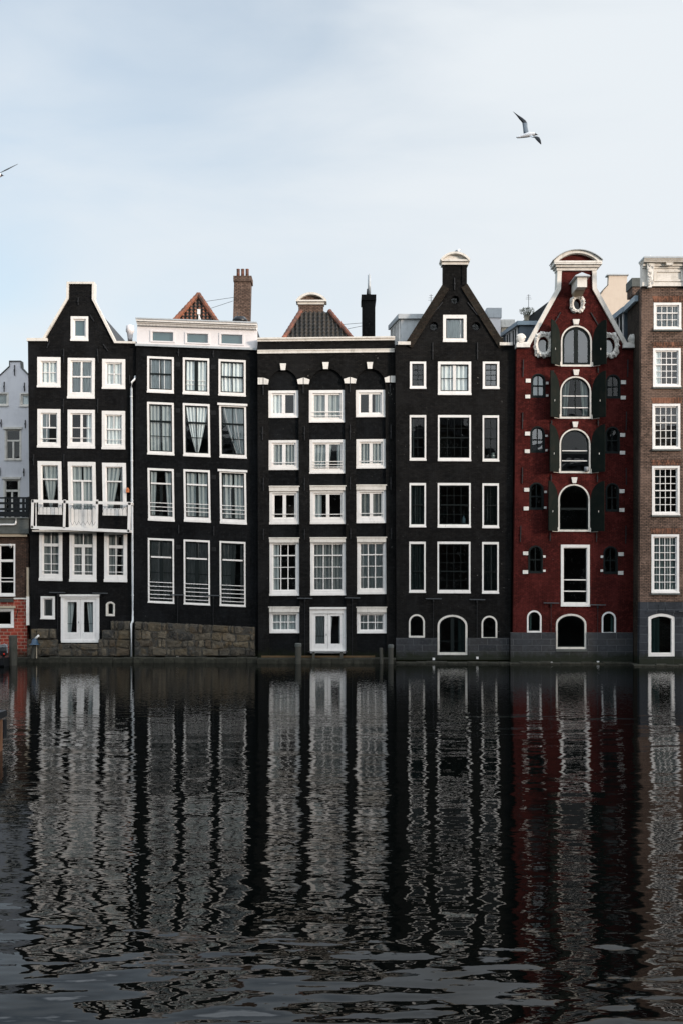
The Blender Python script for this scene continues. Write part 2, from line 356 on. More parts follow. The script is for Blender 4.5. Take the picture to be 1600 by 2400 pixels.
class House:
    def __init__(s, name, D, label, cat='house', x=None, sk=0.0, wallmat=None, trim=None, group='row of canal houses'):
        s.D = D; s.sk = sk; s.wm = wallmat; s.holes = []; s.trim = trim or WHT; s.rnd = random.Random(hash(label) % 1000 if False else len(label)*7+int(D*10))
        s.root = bpy.data.objects.new(name, None); COL.objects.link(s.root)
        s.L = Vector(((x-800)*D/FPX, D-50, 0)); s.root.location = s.L
        tag(s.root, label, cat, group)
    def F(s, px, py, d=0.0):           # a point of the facade plane, moved d metres back
        p = PT(px, py, s.D); p.y += d; return p-s.L
    def G(s, px, py, d):               # a point seen at (px, py) standing d metres behind the facade plane
        return PT(px, py, s.D+d)-s.L
    def mb(s): return MB()
    def ext(s, mb, pts, d0, d1, mat, G=False):     # prism from an outline, front at d0, back at d1
        n = len(pts); f = s.G if G else s.F
        if G: V = [s.G(x, y, d0) for x, y in pts]; V += [v+Vector((0, d1-d0, 0)) for v in V[:n]]
        else: V = [s.F(x, y, d0) for x, y in pts]+[s.F(x, y, d1) for x, y in pts]
        tri = tessellate_polygon([[Vector((x, y, 0)) for x, y in pts]])
        fs = [tuple(t) for t in tri]+[tuple(n+i for i in reversed(t)) for t in tri]+[(i, (i+1) % n, n+(i+1) % n, n+i) for i in range(n)]
        mb.add(V, fs, mat)
    def pb(s, mb, x0, y0, x1, y1, d0, d1, mat, W=None):
        W = W or (lambda x, y: (x, y)); q = [W(x0, y1), W(x1, y1), W(x1, y0), W(x0, y0)]
        mb.hexa([s.F(a, b, d0) for a, b in q]+[s.F(a, b, d1) for a, b in q], mat)
    def ring(s, mb, po, pi, d0, d1, mat, W, closed=True):
        n = len(po); V = []
        for pts, d in ((po, d0), (pi, d0), (po, d1), (pi, d1)):
            V += [s.F(*W(x, y), d) for x, y in pts]
        fs = []
        for i in range(n if closed else n-1):
            j = (i+1) % n
            fs += [(i, j, n+j, n+i), (2*n+i, 2*n+j, j, i), (n+i, n+j, 3*n+j, 3*n+i), (3*n+i, 3*n+j, 2*n+j, 2*n+i)]
        mb.add(V, fs, mat)
    def wall(s, pts, th=.32, depth=8.0, yb=1575, parent=None, name='wall', body=None, holes=None, mat=None, d=0.0, extra=None):
        holes = s.holes if holes is None else holes; mat = mat or s.wm
        loops = [[Vector((x, y, 0)) for x, y in pts]]+[[Vector((x, y, 0)) for x, y in h] for h in holes]
        flat = [p for l in loops for p in l]; tri = tessellate_polygon(loops)
        mb = MB(); V = [s.F(p.x, p.y, d) for p in flat]; mb.add(V, [tuple(t) for t in tri], mat)
        n = len(pts); mb.add([s.F(x, y, d) for x, y in pts]+[s.F(x, y, d+th) for x, y in pts], [(i, (i+1) % n, n+(i+1) % n, n+i) for i in range(n)], mat)
        for h in holes:
            m = len(h); mb.add([s.F(x, y, d) for x, y in h]+[s.F(x, y, d+th) for x, y in h], [(i, (i+1) % m, m+(i+1) % m, m+i) for i in range(m)], mat)
        # back face of the facade wall
        mb.add([s.F(p.x, p.y, d+th) for p in flat], [tuple(reversed(t)) for t in tri], mat)
        if body:
            x0, x1, yt = body
            a = s.F(x0, yb, d+th); b = s.F(x1, yt, d+th+depth)
            q = [(a.x, a.y, a.z), (a.x, b.y, a.z), (a.x, b.y, b.z), (a.x, a.y, b.z)]; mb.add(q, [(0, 1, 2, 3)], mat)
            q = [(b.x, a.y, a.z), (b.x, b.y, a.z), (b.x, b.y, b.z), (b.x, a.y, b.z)]; mb.add(q, [(0, 1, 2, 3)], mat)
            q = [(a.x, b.y, a.z), (b.x, b.y, a.z), (b.x, b.y, b.z), (a.x, b.y, b.z)]; mb.add(q, [(0, 1, 2, 3)], mat)
        if extra: extra(mb)
        w = mb.build(name, parent or s.root)
        if body:
            mb = MB(); x0, x1, yt = body; a = s.F(x0+3, yb, 1.9); b = s.F(x1-3, yt, 2.0); mb.box(a, b, ROOM)
            a2 = s.F(x0+3, yb, d+th)
            for yy in s.floors: 
                p = s.F(x0+3, yy+4, d+th+.02); q = s.F(x1-3, yy, 1.9); mb.box(p, q, ROOM)
            mb.build('interior', s.root)
        return w
    floors = ()

# curtain styles: list of (left(t), right(t), t0, t1) with t 0 top .. 1 bottom, in fractions of the pane width
def panels(style):
    L = lambda a: (lambda t: a)
    return {
        'full': [(L(0), L(1), 0, 1)],
        'gap': [(L(0), L(.47), 0, 1), (L(.55), L(1), 0, 1)],
        'left': [(L(0), L(.46), 0, 1)], 'right': [(L(.54), L(1), 0, 1)],
        'leftn': [(L(0), L(.26), 0, 1)], 'rightn': [(L(.74), L(1), 0, 1)],
        'sides': [(L(0), lambda t: .30-.12*t, 0, 1), (lambda t: .68+.10*t, L(1), 0, 1)],
        'vee': [(lambda t: .02+.42*t**1.4, lambda t: .98-.42*t**1.4, 0, 1)],
        'veeR': [(lambda t: .02+.62*t**1.3, L(.99), 0, 1)],
        'tieL': [(L(0), lambda t: .9-.55*t, 0, 1), (lambda t: .9-.1*t, L(1), 0, 1)],
        'leftwide': [(L(0), lambda t: .66-.1*t, 0, 1), (L(.86), L(1), 0, 1)],
        'upper': [(L(0), L(1), 0, .72)],
        'none': [],
    }[style]

def win(h, x0, y0, x1, y1, fw=7, ft=None, fb=None, sw=3, v=(), hz=(), cur='full', cm=None, rails=(), rise=0, ell=False,
        fm=None, sm=None, d=0.0, sk=None, ln=0.0, hood=0, name='window', glass=None, blind=False, vt=2, panel=0.0, proud=-.015, sill=True, hole=True, railm=None, cd=.13):
    fm = fm or h.trim; sm = sm or fm; ft = fw if ft is None else ft; fb = fw if fb is None else fb; cm = cm or SHEER; glass = glass or GLASS
    sk = h.sk if sk is None else sk; xc = (x0+x1)/2; yc = (y0+y1)/2
    W = lambda x, y: (x+ln*(y-yc), y+sk*(x-xc))
    po = outline(x0, y0, x1, y1, rise, ell)
    def inset(p, l, t, r, b):
        X0, Y0, X1, Y1, ri = p; w0 = X1-X0; w1 = w0-l-r
        return (X0+l, Y0+t, X1-r, Y1-b, ri*w1/w0 if ri else 0)
    A = (x0, y0, x1, y1, rise); B = inset(A, fw, ft, fw, fb); C = inset(B, sw, sw, sw, sw)
    o = lambda p: outline(*p, ell)
    if hole: h.holes.append([W(*p) for p in po])
    # frame
    mb = MB(); h.ring(mb, o(A), o(B), d+proud, d+.11, fm, W)
    bw = B[2]-B[0]; bh = B[3]-B[1]
    if sill and rise == 0: h.pb(mb, x0-.6, y1-max(2, fb*.42), x1+.6, y1+.6, d-.055, d+proud+.002, fm, W)
    if hood: h.pb(mb, x0-hood, y0-3, x1+hood, y0+2, d-.10, d+proud+.001, fm, W)
    win_o = mb.build(name, h.root)
    # sash ring and glazing bars
    mb = MB(); h.ring(mb, o(B), o(C), d+.055, d+.10, sm, W)
    X0, Y0, X1, Y1, ri = C; pw = X1-X0; ph = Y1-Y0
    def ytop(x):
        if not ri: return Y0
        pts = outline(*C, ell)[1:-1]
        for a, b in zip(pts, pts[1:]):
            if a[0] <= x <= b[0]: return a[1]+(b[1]-a[1])*(x-a[0])/max(1e-6, b[0]-a[0])
        return Y0+ri
    for bar in v:
        fx, w = bar[0], bar[1]; t0, t1 = (bar[2], bar[3]) if len(bar) > 2 else (0, 1)
        xx = X0+fx*pw; h.pb(mb, xx-w/2, max(ytop(xx), Y0+t0*ph), xx+w/2, Y0+t1*ph, d+(.045 if w > 2.5 else .06), d+.095, bar[4] if len(bar) > 4 else sm, W)
    for bar in hz:
        fy, w = bar[0], bar[1]; a, b = (bar[2], bar[3]) if len(bar) > 3 else (0, 1)
        yy = Y0+fy*ph; h.pb(mb, X0+a*pw, yy-w/2, X0+b*pw, yy+w/2, d+(.035 if w > 2 else .062), d+.094, bar[4] if len(bar) > 4 else sm, W)
    if panel: h.pb(mb, X0, Y1-panel, X1, Y1, d+.058, d+.096, sm, W)
    mb.build('sash', win_o)
    mb = MB(); pts = o(C); mb.add([h.F(*W(x, y), d+.085) for x, y in pts], [tuple(range(len(pts)))], glass); mb.build('pane', win_o)
    if blind:
        mb = MB(); h.pb(mb, X0-2, Y0-2, X1+2, Y1+2, d+.15, d+.17, ROOMB, W); mb.build('blind', win_o)
    # curtains
    ps = panels(cur)
    if ps:
        mb = MB(); rn = h.rnd
        for (fl, fr, t0, t1) in ps:
            wmax = max(fr(0)-fl(0), fr(1)-fl(1))*pw; nc = max(6, int(wmax/1.1)); nr = 8
            k = rn.uniform(.55, .8); ph0 = rn.uniform(0, 6); V = []
            amp = [rn.uniform(.4, 1.3) for _ in range(nc+1)]; hem = [rn.uniform(-.01, .006) for _ in range(nc+1)]
            for i in range(nr+1):
                t = t0+(t1-t0)*i/nr; a, b = fl(t), fr(t)
                for j in range(nc+1):
                    u = j/nc; xx = X0-1+(a+(b-a)*u)*(pw+2)
                    dd = cd+.045*amp[j]*math.sin(u*wmax*k+ph0+.5*math.sin(t*3))+.015*math.sin(u*wmax*k*2.7+ph0*2)
                    yy = (Y0-2)+(ph+4)*t
                    if ri: yy = max(yy, ytop(min(max(xx, X0+.01), X1-.01))-1.5)
                    V.append(h.F(*W(xx, yy), d+dd))
            q = nc+1; fs = [(i*q+j, i*q+j+1, (i+1)*q+j+1, (i+1)*q+j) for i in range(nr) for j in range(nc)]
            mb.add(V, fs, cm)
        mb.build('curtain', win_o, smooth=True)
    if rails:
        mb = MB()
        for fy in rails:
            yy = Y0+fy*ph; h.pb(mb, B[0]-1, yy-.75, B[2]+1, yy+.75, d-.035, d-.012, railm or WHT, W)
        mb.build('guard_rail', win_o)
    return win_o
def double_door(h, x0, y0, x1, y1, fw, head, leaf_glass, d=0.0, cur='sides', cm=None, name='double_door', sill=0):
    """white frame, two leaves with tall panes and a kick panel; leaf_glass = (side stile, top rail, bottom rail) px"""
    h.holes.append([(x0, y1), (x0, y0), (x1, y0), (x1, y1)]); W = lambda x, y: (x, y)
    mb = MB(); A = outline(x0, y0, x1, y1); B = outline(x0+fw, y0+head, x1-fw, y1-3)
    h.ring(mb, A, B, d-.02, d+.12, h.trim, W); h.pb(mb, x0-2, y0-1, x1+2, y0+4, d-.09, d-.021, h.trim)
    h.pb(mb, x0+1, y1-1, x1-1, y1+4+sill, d-.06, d-.022, h.trim)
    f = mb.build(name, h.root); X0, Y0, X1, Y1 = x0+fw, y0+head, x1-fw, y1-3; xm = (X0+X1)/2
    for a, b in ((X0, xm-.3), (xm+.3, X1)):
        st, tr_, br = leaf_glass; mb = MB()
        P = outline(a, Y0, b, Y1); Q = outline(a+st, Y0+tr_, b-st, Y1-br); h.ring(mb, P, Q, d+.03, d+.08, h.trim, W)
        h.pb(mb, a+st-1, Y1-br+4, b-st+1, Y1-3, d+.022, d+.0295, h.trim)
        h.pb(mb, a+st, Y1-br-(Y1-br-Y0)*.26, b-st, Y1-br-(Y1-br-Y0)*.26+1.2, d+.04, d+.06, DARKP)
        lf = mb.build('door_leaf', f)
        mb = MB(); mb.add([h.F(x, y, d+.055) for x, y in Q], [(0, 1, 2, 3)], GLASS); mb.build('pane', f)
    mb = MB(); hh = h.F(xm-3.2, (Y0+Y1)/2+10, d+.0); mb.tube([hh, hh+Vector((.0, 0, .10))], .014, RAILM, 6); mb.build('handle', f)
    if cur != 'none':
        for (fl, fr, t0, t1) in panels(cur):
            mb = MB(); w = (X1-X0); nc = 24; nr = 6; V = []
            for i in range(nr+1):
                t = i/nr
                for j in range(nc+1):
                    u = j/nc; a, b = fl(t), fr(t); V.append(h.F(X0+(a+(b-a)*u)*w, Y0+(Y1-Y0)*t, d+.18+.04*math.sin(u*(b-a)*w*.7)))
            mb.add(V, [(i*(nc+1)+j, i*(nc+1)+j+1, (i+1)*(nc+1)+j+1, (i+1)*(nc+1)+j) for i in range(nr) for j in range(nc)], cm or DRAPE); mb.build('curtain', f, smooth=True)
    return f
def strip(h, pts, w, d0, d1, mat, name, parent=None, G=False):
    """a moulding that follows a polyline (left to right over the gable), w px wide inwards"""
    inn = offset_line(pts, w); mb = MB(); n = len(pts); f = h.G if G else h.F
    V = [f(x, y, d0) for x, y in pts]+[f(x, y, d0) for x, y in inn]
    off = Vector((0, d1-d0, 0)); V += [p+off for p in V[:2*n]]
    fs = []
    for i in range(n-1):
        j = i+1; fs += [(i, j, n+j, n+i), (2*n+i, 2*n+j, j, i), (n+i, n+j, 3*n+j, 3*n+i), (3*n+i, 3*n+j, 2*n+j, 2*n+i)]
    fs += [(0, n, 3*n, 2*n), (n-1, 2*n-1, 4*n-1, 3*n-1)]
    mb.add(V, fs, mat); return mb.build(name, parent or h.root)
def one(h, name, fn, parent=None, smooth=False):
    mb = MB(); fn(mb); return mb.build(name, parent or h.root, smooth=smooth)
def anchors(h, lst):
    for (xa, ya, xb, yb) in lst:
        mb = MB(); l = math.hypot(xb-xa, yb-ya); nx, ny = -(yb-ya)/l*.9, (xb-xa)/l*.9
        q = [(xa-nx, ya-ny), (xa+nx, ya+ny), (xb+nx, yb+ny), (xb-nx, yb-ny)]
        mb.hexa([h.F(a, b, -.06) for a, b in q]+[h.F(a, b, -.01) for a, b in q], IRON)
        xm, ym = (xa+xb)/2, (ya+yb)/2; h.pb(mb, xm-1.7, ym-1.7, xm+1.7, ym+1.7, -.085, -.061, IRON); mb.build('wall_anchor', h.root)
def canopy_bar(h, x0, x1, y, rod=None, box=None):
    mb = MB(); a = h.F(x0, y, -.16); b = h.F(x1, y+.5, -.16); mb.hexa([a, b, b+Vector((0, 0, .05)), a+Vector((0, 0, .05)), a+Vector((0, .07, 0)), b+Vector((0, .07, 0)), b+Vector((0, .07, .05)), a+Vector((0, .07, .05))], RAILM)
    xm = (x0+x1)/2; h.pb(mb, xm-1.5, y-1.5, xm+1.5, y+7, -.09, -.005, IRON)
    if rod: h.pb(mb, xm-.45, y+6, xm+.45, rod, -.06, -.035, IRON)
    o = mb.build('flood_light', h.root)
    if box: mb = MB(); h.pb(mb, xm-2.6, box-2.6, xm+2.6, box+2.6, -.14, -.01, WHT); mb.build('junction_box', o)
def roofs(h, pts, d0, d1, mat, name='roof'):
    mb = MB(); h.ext(mb, pts, d0, d1, mat); return mb.build(name, h.root)
def tiled_face(h, poly_left, poly_right, ytop, ybot, dt, db, mat, parent, tile=9.5, rowh=7.5, name='tile_slope'):
    """pantile slope between two hip lines; poly_left/right: functions y->x (px). depth runs from db at the eave to dt on top"""
    mb = MB(); nr = max(2, int((ybot-ytop)/rowh)); sub = 3
    ys = []
    for i in range(nr):
        for k in range(sub): ys.append((ytop+(ybot-ytop)*(i+k/sub)/nr, k/sub))
    ys.append((ybot, .999))
    xl, xr = poly_left(ybot), poly_right(ybot); dx = tile/8; nx = int((xr-xl)/dx)
    rows = []
    for (y, ph) in ys:
        row = []
        for j in range(nx+1):
            x = min(max(xl+j*dx, poly_left(y)), poly_right(y)); tt = (y-ytop)/(ybot-ytop); d = dt+(db-dt)*tt
            s = math.sin(2*math.pi*x/tile); lift = .07*max(s, -.5)+.08*ph
            row.append(h.G(x, y, d)+Vector((0, -lift, lift*.3)))
        rows.append(row)
    V = [p for r in rows for p in r]; q = nx+1; o = len(mb.v); mb.v += V; k0, k1 = mb.mi(mat), mb.mi(MOSS); rr = random.Random(4)
    for i in range(len(rows)-1):
        for j in range(nx):
            x = xl+j*dx; val = math.sin(2*math.pi*x/tile) < (-.15 if mat is TILEO else .2) or rr.random() < .06 or (i % sub == sub-1)
            mb.f.append((i*q+j, i*q+j+1, (i+1)*q+j+1, (i+1)*q+j)); mb.m.append(k1 if val else k0); mb.col.append(None)
    return mb.build(name, parent, smooth=False)
def ridge(h, a, b, mat, parent, n, r=.13, name='ridge_tile'):
    mb = MB()
    for i in range(n):
        p = a.lerp(b, i/n); q = a.lerp(b, (i+1.12)/n); mb.tube([p, q], [r*1.12, r*.86], mat, 8)
    return mb.build(name, parent, smooth=False)

# ================================================================== HOUSE 1: black, neck gable, balcony
h = House('canal_house', 51.0, 'black brick canal house with a white edged neck gable and a white balcony', x=190, sk=.012, wallmat=BLK1)
h.floors = (1235, 1058, 945, 1378)
win(h, 166.5, 741.5, 207.7, 799, fw=6, ft=6, fb=9, sw=3.4, cur='none', blind=True, glass=GLASSR, name='window')
r4 = dict(v=((.5, 1.8),))
win(h, 88.2, 837, 142.7, 907.7, fw=8, ft=9, fb=9, sw=3, v=((.5, 2),), hz=((.5, 1.6),), cur='full')
win(h, 159.3, 839, 222.9, 933.8, fw=7, ft=6, fb=12, sw=3, v=((.5, 4),), hz=((.49, 3.4),), cur='full', ln=-.008)
win(h, 240.2, 841.6, 294.4, 911.4, fw=8, ft=8, fb=9, sw=3, v=((.5, 2),), hz=((.5, 1.6),), cur='gap')
win(h, 88.5, 958.7, 142.7, 1048.7, fw=8, ft=9, fb=10, sw=2.6, v=((.5, 2, 0, .47),), hz=((.48, 3),), cur='left', rails=(.88,))
win(h, 159.3, 960.4, 223.3, 1050.8, fw=7, ft=8, fb=12, sw=3, v=((.5, 5),), hz=((.48, 2),), cur='rightn', rails=(.86,))
win(h, 239.6, 963, 294.2, 1052.6, fw=8, ft=9, fb=10, sw=2.6, v=((.5, 2, 0, .47),), hz=((.48, 3),), cur='full', rails=(.86,))
win(h, 90, 1081, 145.7, 1205.7, fw=8, ft=9, fb=15, sw=2, hz=((.32, 3),), cur='vee', cm=SHEERG, ln=.018)
win(h, 160.9, 1082.6, 226, 1238, fw=8, ft=9, fb=4, sw=2, v=((.5, 4.5, .25, 1),), hz=((.24, 4),), cur='gap', cm=SHEERG, ln=.018, panel=38)
win(h, 241, 1084.8, 297, 1208, fw=8, ft=9, fb=15, sw=2, hz=((.34, 3),), cur='tieL', cm=SHEERG, ln=.018)
for (a, b, c, e, cu) in ((92.8, 1240, 147, 1360.8, 'full'), (163.7, 1242, 227, 1363, 'gap'), (245, 1245, 298.8, 1363.6, 'leftwide')):
    mid = a == 163.7
    win(h, a, b, c, e, fw=8, ft=6, fb=14, sw=2.2, v=((.5, 2, 0, .28), (.5, 7 if mid else 2, .3, 1)), hz=((.30, 7), (.52, 1.6), (.76, 1.6)), cur=cu, cm=DRAPE, rails=(.93,))
win(h, 96, 1397.6, 129.6, 1450.7, fw=5, sw=2.6, cur='full', cm=DRAPE, proud=-.01)
win(h, 249, 1410, 270, 1444, fw=3.5, sw=1.5, rise=6, cur='rightn', cm=GREEND, fm=WHTW, sill=False)
double_door(h, 143.5, 1394, 233.5, 1502, 7, 9, (8, 8, 17), cur='sides', cm=SHEERG)
WALL1 = [(66, 799), (106, 799), (160, 702), (161, 664), (219, 664), (219, 702), (270, 806), (319.5, 806), (312, 1566), (71, 1566), (71.5, 1400)]
h.wall(WALL1, body=(70, 316, 800))
strip(h, [(101, 794), (157, 699), (157.8, 661.5), (222.5, 661.5), (222, 701), (272.5, 800), (320, 801)], 5, -.10, .40, WHTW, 'gable_coping')
one(h, 'cornice', lambda m: h.pb(m, 65, 793.5, 113, 800.5, -.14, .34, WHTW))
roofs(h, [(72, 815), (112, 812), (163, 712), (190, 690), (217, 712), (266, 816), (318, 816)], .42, 8.0, SLATE)
anchors(h, [(184.5, 698, 184.5, 716), (212, 738, 222, 754), (243, 807, 254, 823), (150.5, 818, 150.5, 850), (229, 818, 231.5, 850), (150, 935, 149.5, 968), (230, 935, 230, 968),
            (118, 800, 111, 816), (151, 1065, 151, 1095), (305, 880, 305, 900), (80, 1065, 80, 1090)])
# balcony
D1 = h.D; pj = .66
def bal(px, py): return PT(px, py, D1-pj)-h.L
mbx = MB()
def bbar(a, b, w, dep=.07):        # bar between two screen points on the balcony's front plane
    A, B = bal(*a), bal(*b); d = (B-A).normalized(); n = Vector((-d.z, 0, d.x))*w*.5
    mbx.hexa([A-n, B-n, B+n, A+n]+[p+Vector((0, dep, 0)) for p in (A-n, B-n, B+n, A+n)], WHT)
bbar((75, 1174), (307, 1180), .15); bbar((73.5, 1236), (304, 1245), .15)
for xa, xb, w in ((77, 75.5, .12), (152, 150.5, .11), (228, 227, .11), (303.5, 301.5, .11), (306.8, 305, .04)): bbar((xa, 1171 if xa < 300 else 1178), (xb, 1238 if xa < 300 else 1247), w)
for (xa, ya, xb, yb) in ((75.5, 1174, 75.5, 1236), (306.5, 1180, 304, 1245)):     # returns to the wall
    for p in (bal(xa, ya), bal(xb, yb)): mbx.box(p+Vector((-.045, .07, -.06)), p+Vector((.045, pj-.01, .06)), WHT)
    a = h.F(84.5 if xa < 100 else 300.5, yb+1, -.05); b = h.F(87 if xa < 100 else 303, ya-1, -.02); mbx.box(a, b, WHT)
balc = mbx.build('balcony', h.root)
mb = MB(); a = bal(75, 1241); b = bal(304, 1247); mb.box((a.x, a.y+.08, a.z-.10), (b.x, -.01, a.z-.02), WHTW); mb.build('balcony_floor', balc)
mb = MB()
for (x0, x1, ytop, yb, low) in ((92, 146, 1183, 1206, 0), (165, 225, 1185, 1231, 1), (242, 297, 1187, 1209, 0)):
    n = 6; st = (x1-x0)/n
    P = lambda x, y: bal(x, y)+Vector((0, .04, 0))
    mb.tube([P(x0, ytop), P(x1, ytop+1)], .008, IRON, 4)
    for i in range(n+1):
        x = x0+i*st; y1 = (1221 if low else yb)
        mb.tube([P(x, ytop+9), P(x, y1)], .007, IRON, 4)
        for sgn in (-1, 1):
            if x0-1 < x+sgn*st/2 < x1+1:
                mb.tube([P(x, ytop+9), P(x+sgn*st/2, ytop)], .007, IRON, 4)
                if low: mb.tube([P(x, y1), P(x+sgn*st/2, yb)], .007, IRON, 4)
mb.build('balcony_grille', balc)
# small fittings
canopy_bar(h, 118, 155, 1389.5, rod=1535); canopy_bar(h, 218.5, 254, 1391)
mb = MB(); p = lambda x, y, d=-.18: h.F(x, y, d)
h.ext(mb, [(297.5, 1154.5), (297.5, 1147.5), (301, 1143), (304.8, 1147.5), (304.8, 1154.5)], -.16, -.01, ORANGE)
mb.tube([h.F(301, 1149, -.175), h.F(301, 1149, -.161)], .022, BLKP, 8); mb.build('bird_box', h.root)
mb = MB(); pp = [h.F(317.8, 882, -.02), h.F(317.8, 889, -.09), h.F(311, 897, -.12), h.F(309.6, 912, -.12), h.F(311.5, 1200, -.12), h.F(313, 1400, -.12), h.F(313.3, 1455, -.14), h.F(311.5, 1462, -.3), h.F(311.2, 1538, -.3)]
mb.tube(pp, .058, PIPE, 10)
for yy in (930, 1005, 1080, 1172, 1290, 1394): mb.tube([h.F(309.6+(yy-912)*.007, yy, -.12), h.F(309.6+(yy-912)*.007, yy+2, -.12)], .075, PIPE, 10)
mb.build('drainpipe', h.root, smooth=True)
mb = MB(); c = h.G(305.5, 799, 1.6); prof = [(.12, 0), (.13, .14), (.17, .42), (.225, .50), (.205, .80), (.13, .84)]
mb.tube([c+Vector((0, 0, z)) for r_, z in prof], [r_ for r_, z in prof], PALE, 14); mb.build('roof_vent', h.root, smooth=True)
mb = MB(); h.pb(mb, 316.5, 770, 318.5, 800, 1.5, 1.6, ZINC); h.pb(mb, 315, 770, 320, 773, 1.4, 1.7, ZINC); mb.build('roof_pipe', h.root)
# rough stone plinth
def rubble(h, regions, name, seed, d0=-.22):
    rn = random.Random(seed); mb = MB(); tints = [(.13, .108, .078), (.095, .078, .055), (.15, .12, .08), (.07, .06, .048), (.18, .145, .10), (.12, .085, .05), (.05, .048, .044), (.14, .105, .06)]
    for (rows, xl, xr, ytl, ytr, yb) in regions:
        for r in range(rows):
            x = xl
            off = rn.uniform(0, 8)
            while x < xr-2:
                w = rn.uniform(14, 46) if rn.random() < .5 else rn.uniform(6, 15)
                x2 = min(xr, x+w); x2 = xr if xr-x2 < 7 else x2
                def yy(xx, k):
                    yt = ytl+(ytr-ytl)*(xx-xl)/(xr-xl); w_ = 0 if k in (0, rows) else 2.6*math.sin(xx*.06+k*2.1+seed)+1.7*math.sin(xx*.19+k*4.4); return yt+(yb-yt)*k/rows+w_
                jit = lambda a=1.0: rn.uniform(-a, a)
                ch = 1.6 if rn.random() > .3 else 3
                y0a, y0b, y1a, y1b = yy(x, r)+.5, yy(x2, r)+.5, yy(x, r+1)-.5, yy(x2, r+1)-.5
                prot = d0+rn.uniform(-.07, .05); n = 12
                base = [(x+.4, y1a), (x2-.4, y1b), (x2-.4, y0b), (x+.4, y0a)]
                cx, cy = (x+x2)/2, (y0a+y1b)/2
                # octagon with jitter, chamfered to the front
                oc = [(x+.4, y1a-ch-abs(jit())), (x+.4+ch, y1a), (x2-.4-ch-abs(jit()), y1b), (x2-.4, y1b-ch), (x2-.4, y0b+ch+abs(jit())), (x2-.4-ch, y0b), (x+.4+ch+abs(jit()), y0a), (x+.4, y0a+ch)]
                oc = [(a+jit(.6), b+jit(.6)) for a, b in oc]
                inn = [(a+(cx-a)*min(.25, 2.2/max(3, abs(cx-a)+.1))+jit(.4), b+(cy-b)*.18+jit(.4)) for a, b in oc]
                V = [h.F(a, b, d0+.12) for a, b in oc]+[h.F(a, b, prot+rn.uniform(-.02, .02)) for a, b in inn]+[h.F(a, b, .05) for a, b in oc]+[h.F(cx+jit(3), cy+jit(1), prot-rn.uniform(0, .04))]
                fs = [(i, (i+1) % 8, 8+(i+1) % 8, 8+i) for i in range(8)]+[(16+i, 16+(i+1) % 8, (i+1) % 8, i) for i in range(8)]+[(8+i, 8+(i+1) % 8, 24) for i in range(8)]
                t = rn.choice(tints); kk = rn.uniform(.35, .85); t = tuple(c*kk for c in t)
                mb.add(V, fs, RUB, t); x = x2
        # mortar bed behind
        mb.add([h.F(xl, yb, d0+.04), h.F(xr, yb, d0+.04), h.F(xr, ytr+1, d0+.04), h.F(xl, ytl+1, d0+.04)], [(0, 1, 2, 3)], RUB, (.06, .055, .045))
        for (xx, ya) in ((xl, ytl), (xr, ytr)):
            mb.add([h.F(xx, yb, d0+.11), h.F(xx, ya+1, d0+.11), h.F(xx, ya+1, .02), h.F(xx, yb, .02)], [(0, 1, 2, 3)], RUB, (.06, .055, .045))
        mb.add([h.F(xl, ytl+1, d0+.11), h.F(xr, ytr+1, d0+.11), h.F(xr, ytr+1, .02), h.F(xl, ytl+1, .02)], [(0, 1, 2, 3)], RUB, (.03, .028, .024))
    return mb.build(name, h.root)
rubble(h, [(1, 76, 133, 1473, 1473, 1497), (2, 67, 137, 1497.5, 1498, 1537), (2, 138, 233, 1508, 1508, 1537), (2, 233.5, 308.5, 1497.5, 1499, 1537), (1, 242, 308.5, 1476, 1476, 1498), (1, 262, 308.5, 1455, 1455, 1476.5)], 'stone_plinth', 5)

# ================================================================== HOUSE 2: black, white attic storey, no gable
h = House('canal_house', 50.85, 'black brick canal house with a flat white attic storey and dark sash windows', x=460, sk=.045, wallmat=BLK2)
h.floors = (1240, 1080, 932)
k2 = dict(fw=4.5, ft=5, fb=8, sw=2.6, sm=DARKP)
win(h, 345.7, 836, 408.2, 921, v=((.5, 1.6),), hz=((.49, 3.4),), cur='full', **k2)
win(h, 429.4, 839, 491.2, 925, v=((.5, 8),), hz=((.66, 1.2, 0, 1, WHT), (.8, 1.2, 0, 1, WHT)), cur='full', **k2)
win(h, 513, 843, 576.6, 928, v=((.5, 1.6),), hz=((.49, 3.4),), cur='full', **k2)
win(h, 346, 943, 408.6, 1066, v=((.5, 1.8),), hz=((.35, 4), (.68, 1.3)), cur='gap', ln=.01, cm=SHEERG, **k2)
win(h, 430, 946, 493, 1070, v=((.5, 1.8),), hz=((.35, 4), (.68, 1.3)), cur='vee', ln=.014, **k2)
win(h, 515, 949, 578, 1073.5, v=((.5, 1.8),), hz=((.35, 4), (.68, 1.3)), cur='veeR', ln=.014, hood=3.5, **k2)
k3 = dict(fw=4.5, ft=5, fb=11, sw=2.6, sm=DARKP)
for (a, b, c, e, cu, hd) in ((347.4, 1098, 409, 1221, 'sides', 0), (431.6, 1101, 493.6, 1223.5, 'gap', 0), (516, 1104, 578, 1228, 'gap', 3.5)):
    win(h, a, b, c, e, v=((.5, 6, .32, 1),), hz=((.27, 3.6, 0, 1, WHT),), cur=cu, cm=SHEERG, rails=(.72, .81, .90), ln=.016, hood=hd, **k3)
k4 = dict(fw=3.6, ft=4.5, fb=4.5, sw=3.2, sm=DARKP)
for (a, b, c, e, cu) in ((347.5, 1262, 408.8, 1413.5, 'full'), (431.4, 1265.5, 492.7, 1417.5, 'gap'), (515.5, 1269, 576.2, 1421, 'leftwide')):
    win(h, a, b, c, e, v=((.5, 3, 0, .25), (.5, 9, .28, 1)), hz=((.265, 3.6, 0, 1, WHT), (.53, 1.2)), cur=cu, cm=DRAPE, rails=(.70, .77, .84, .91, .975), ln=.004, **k4)
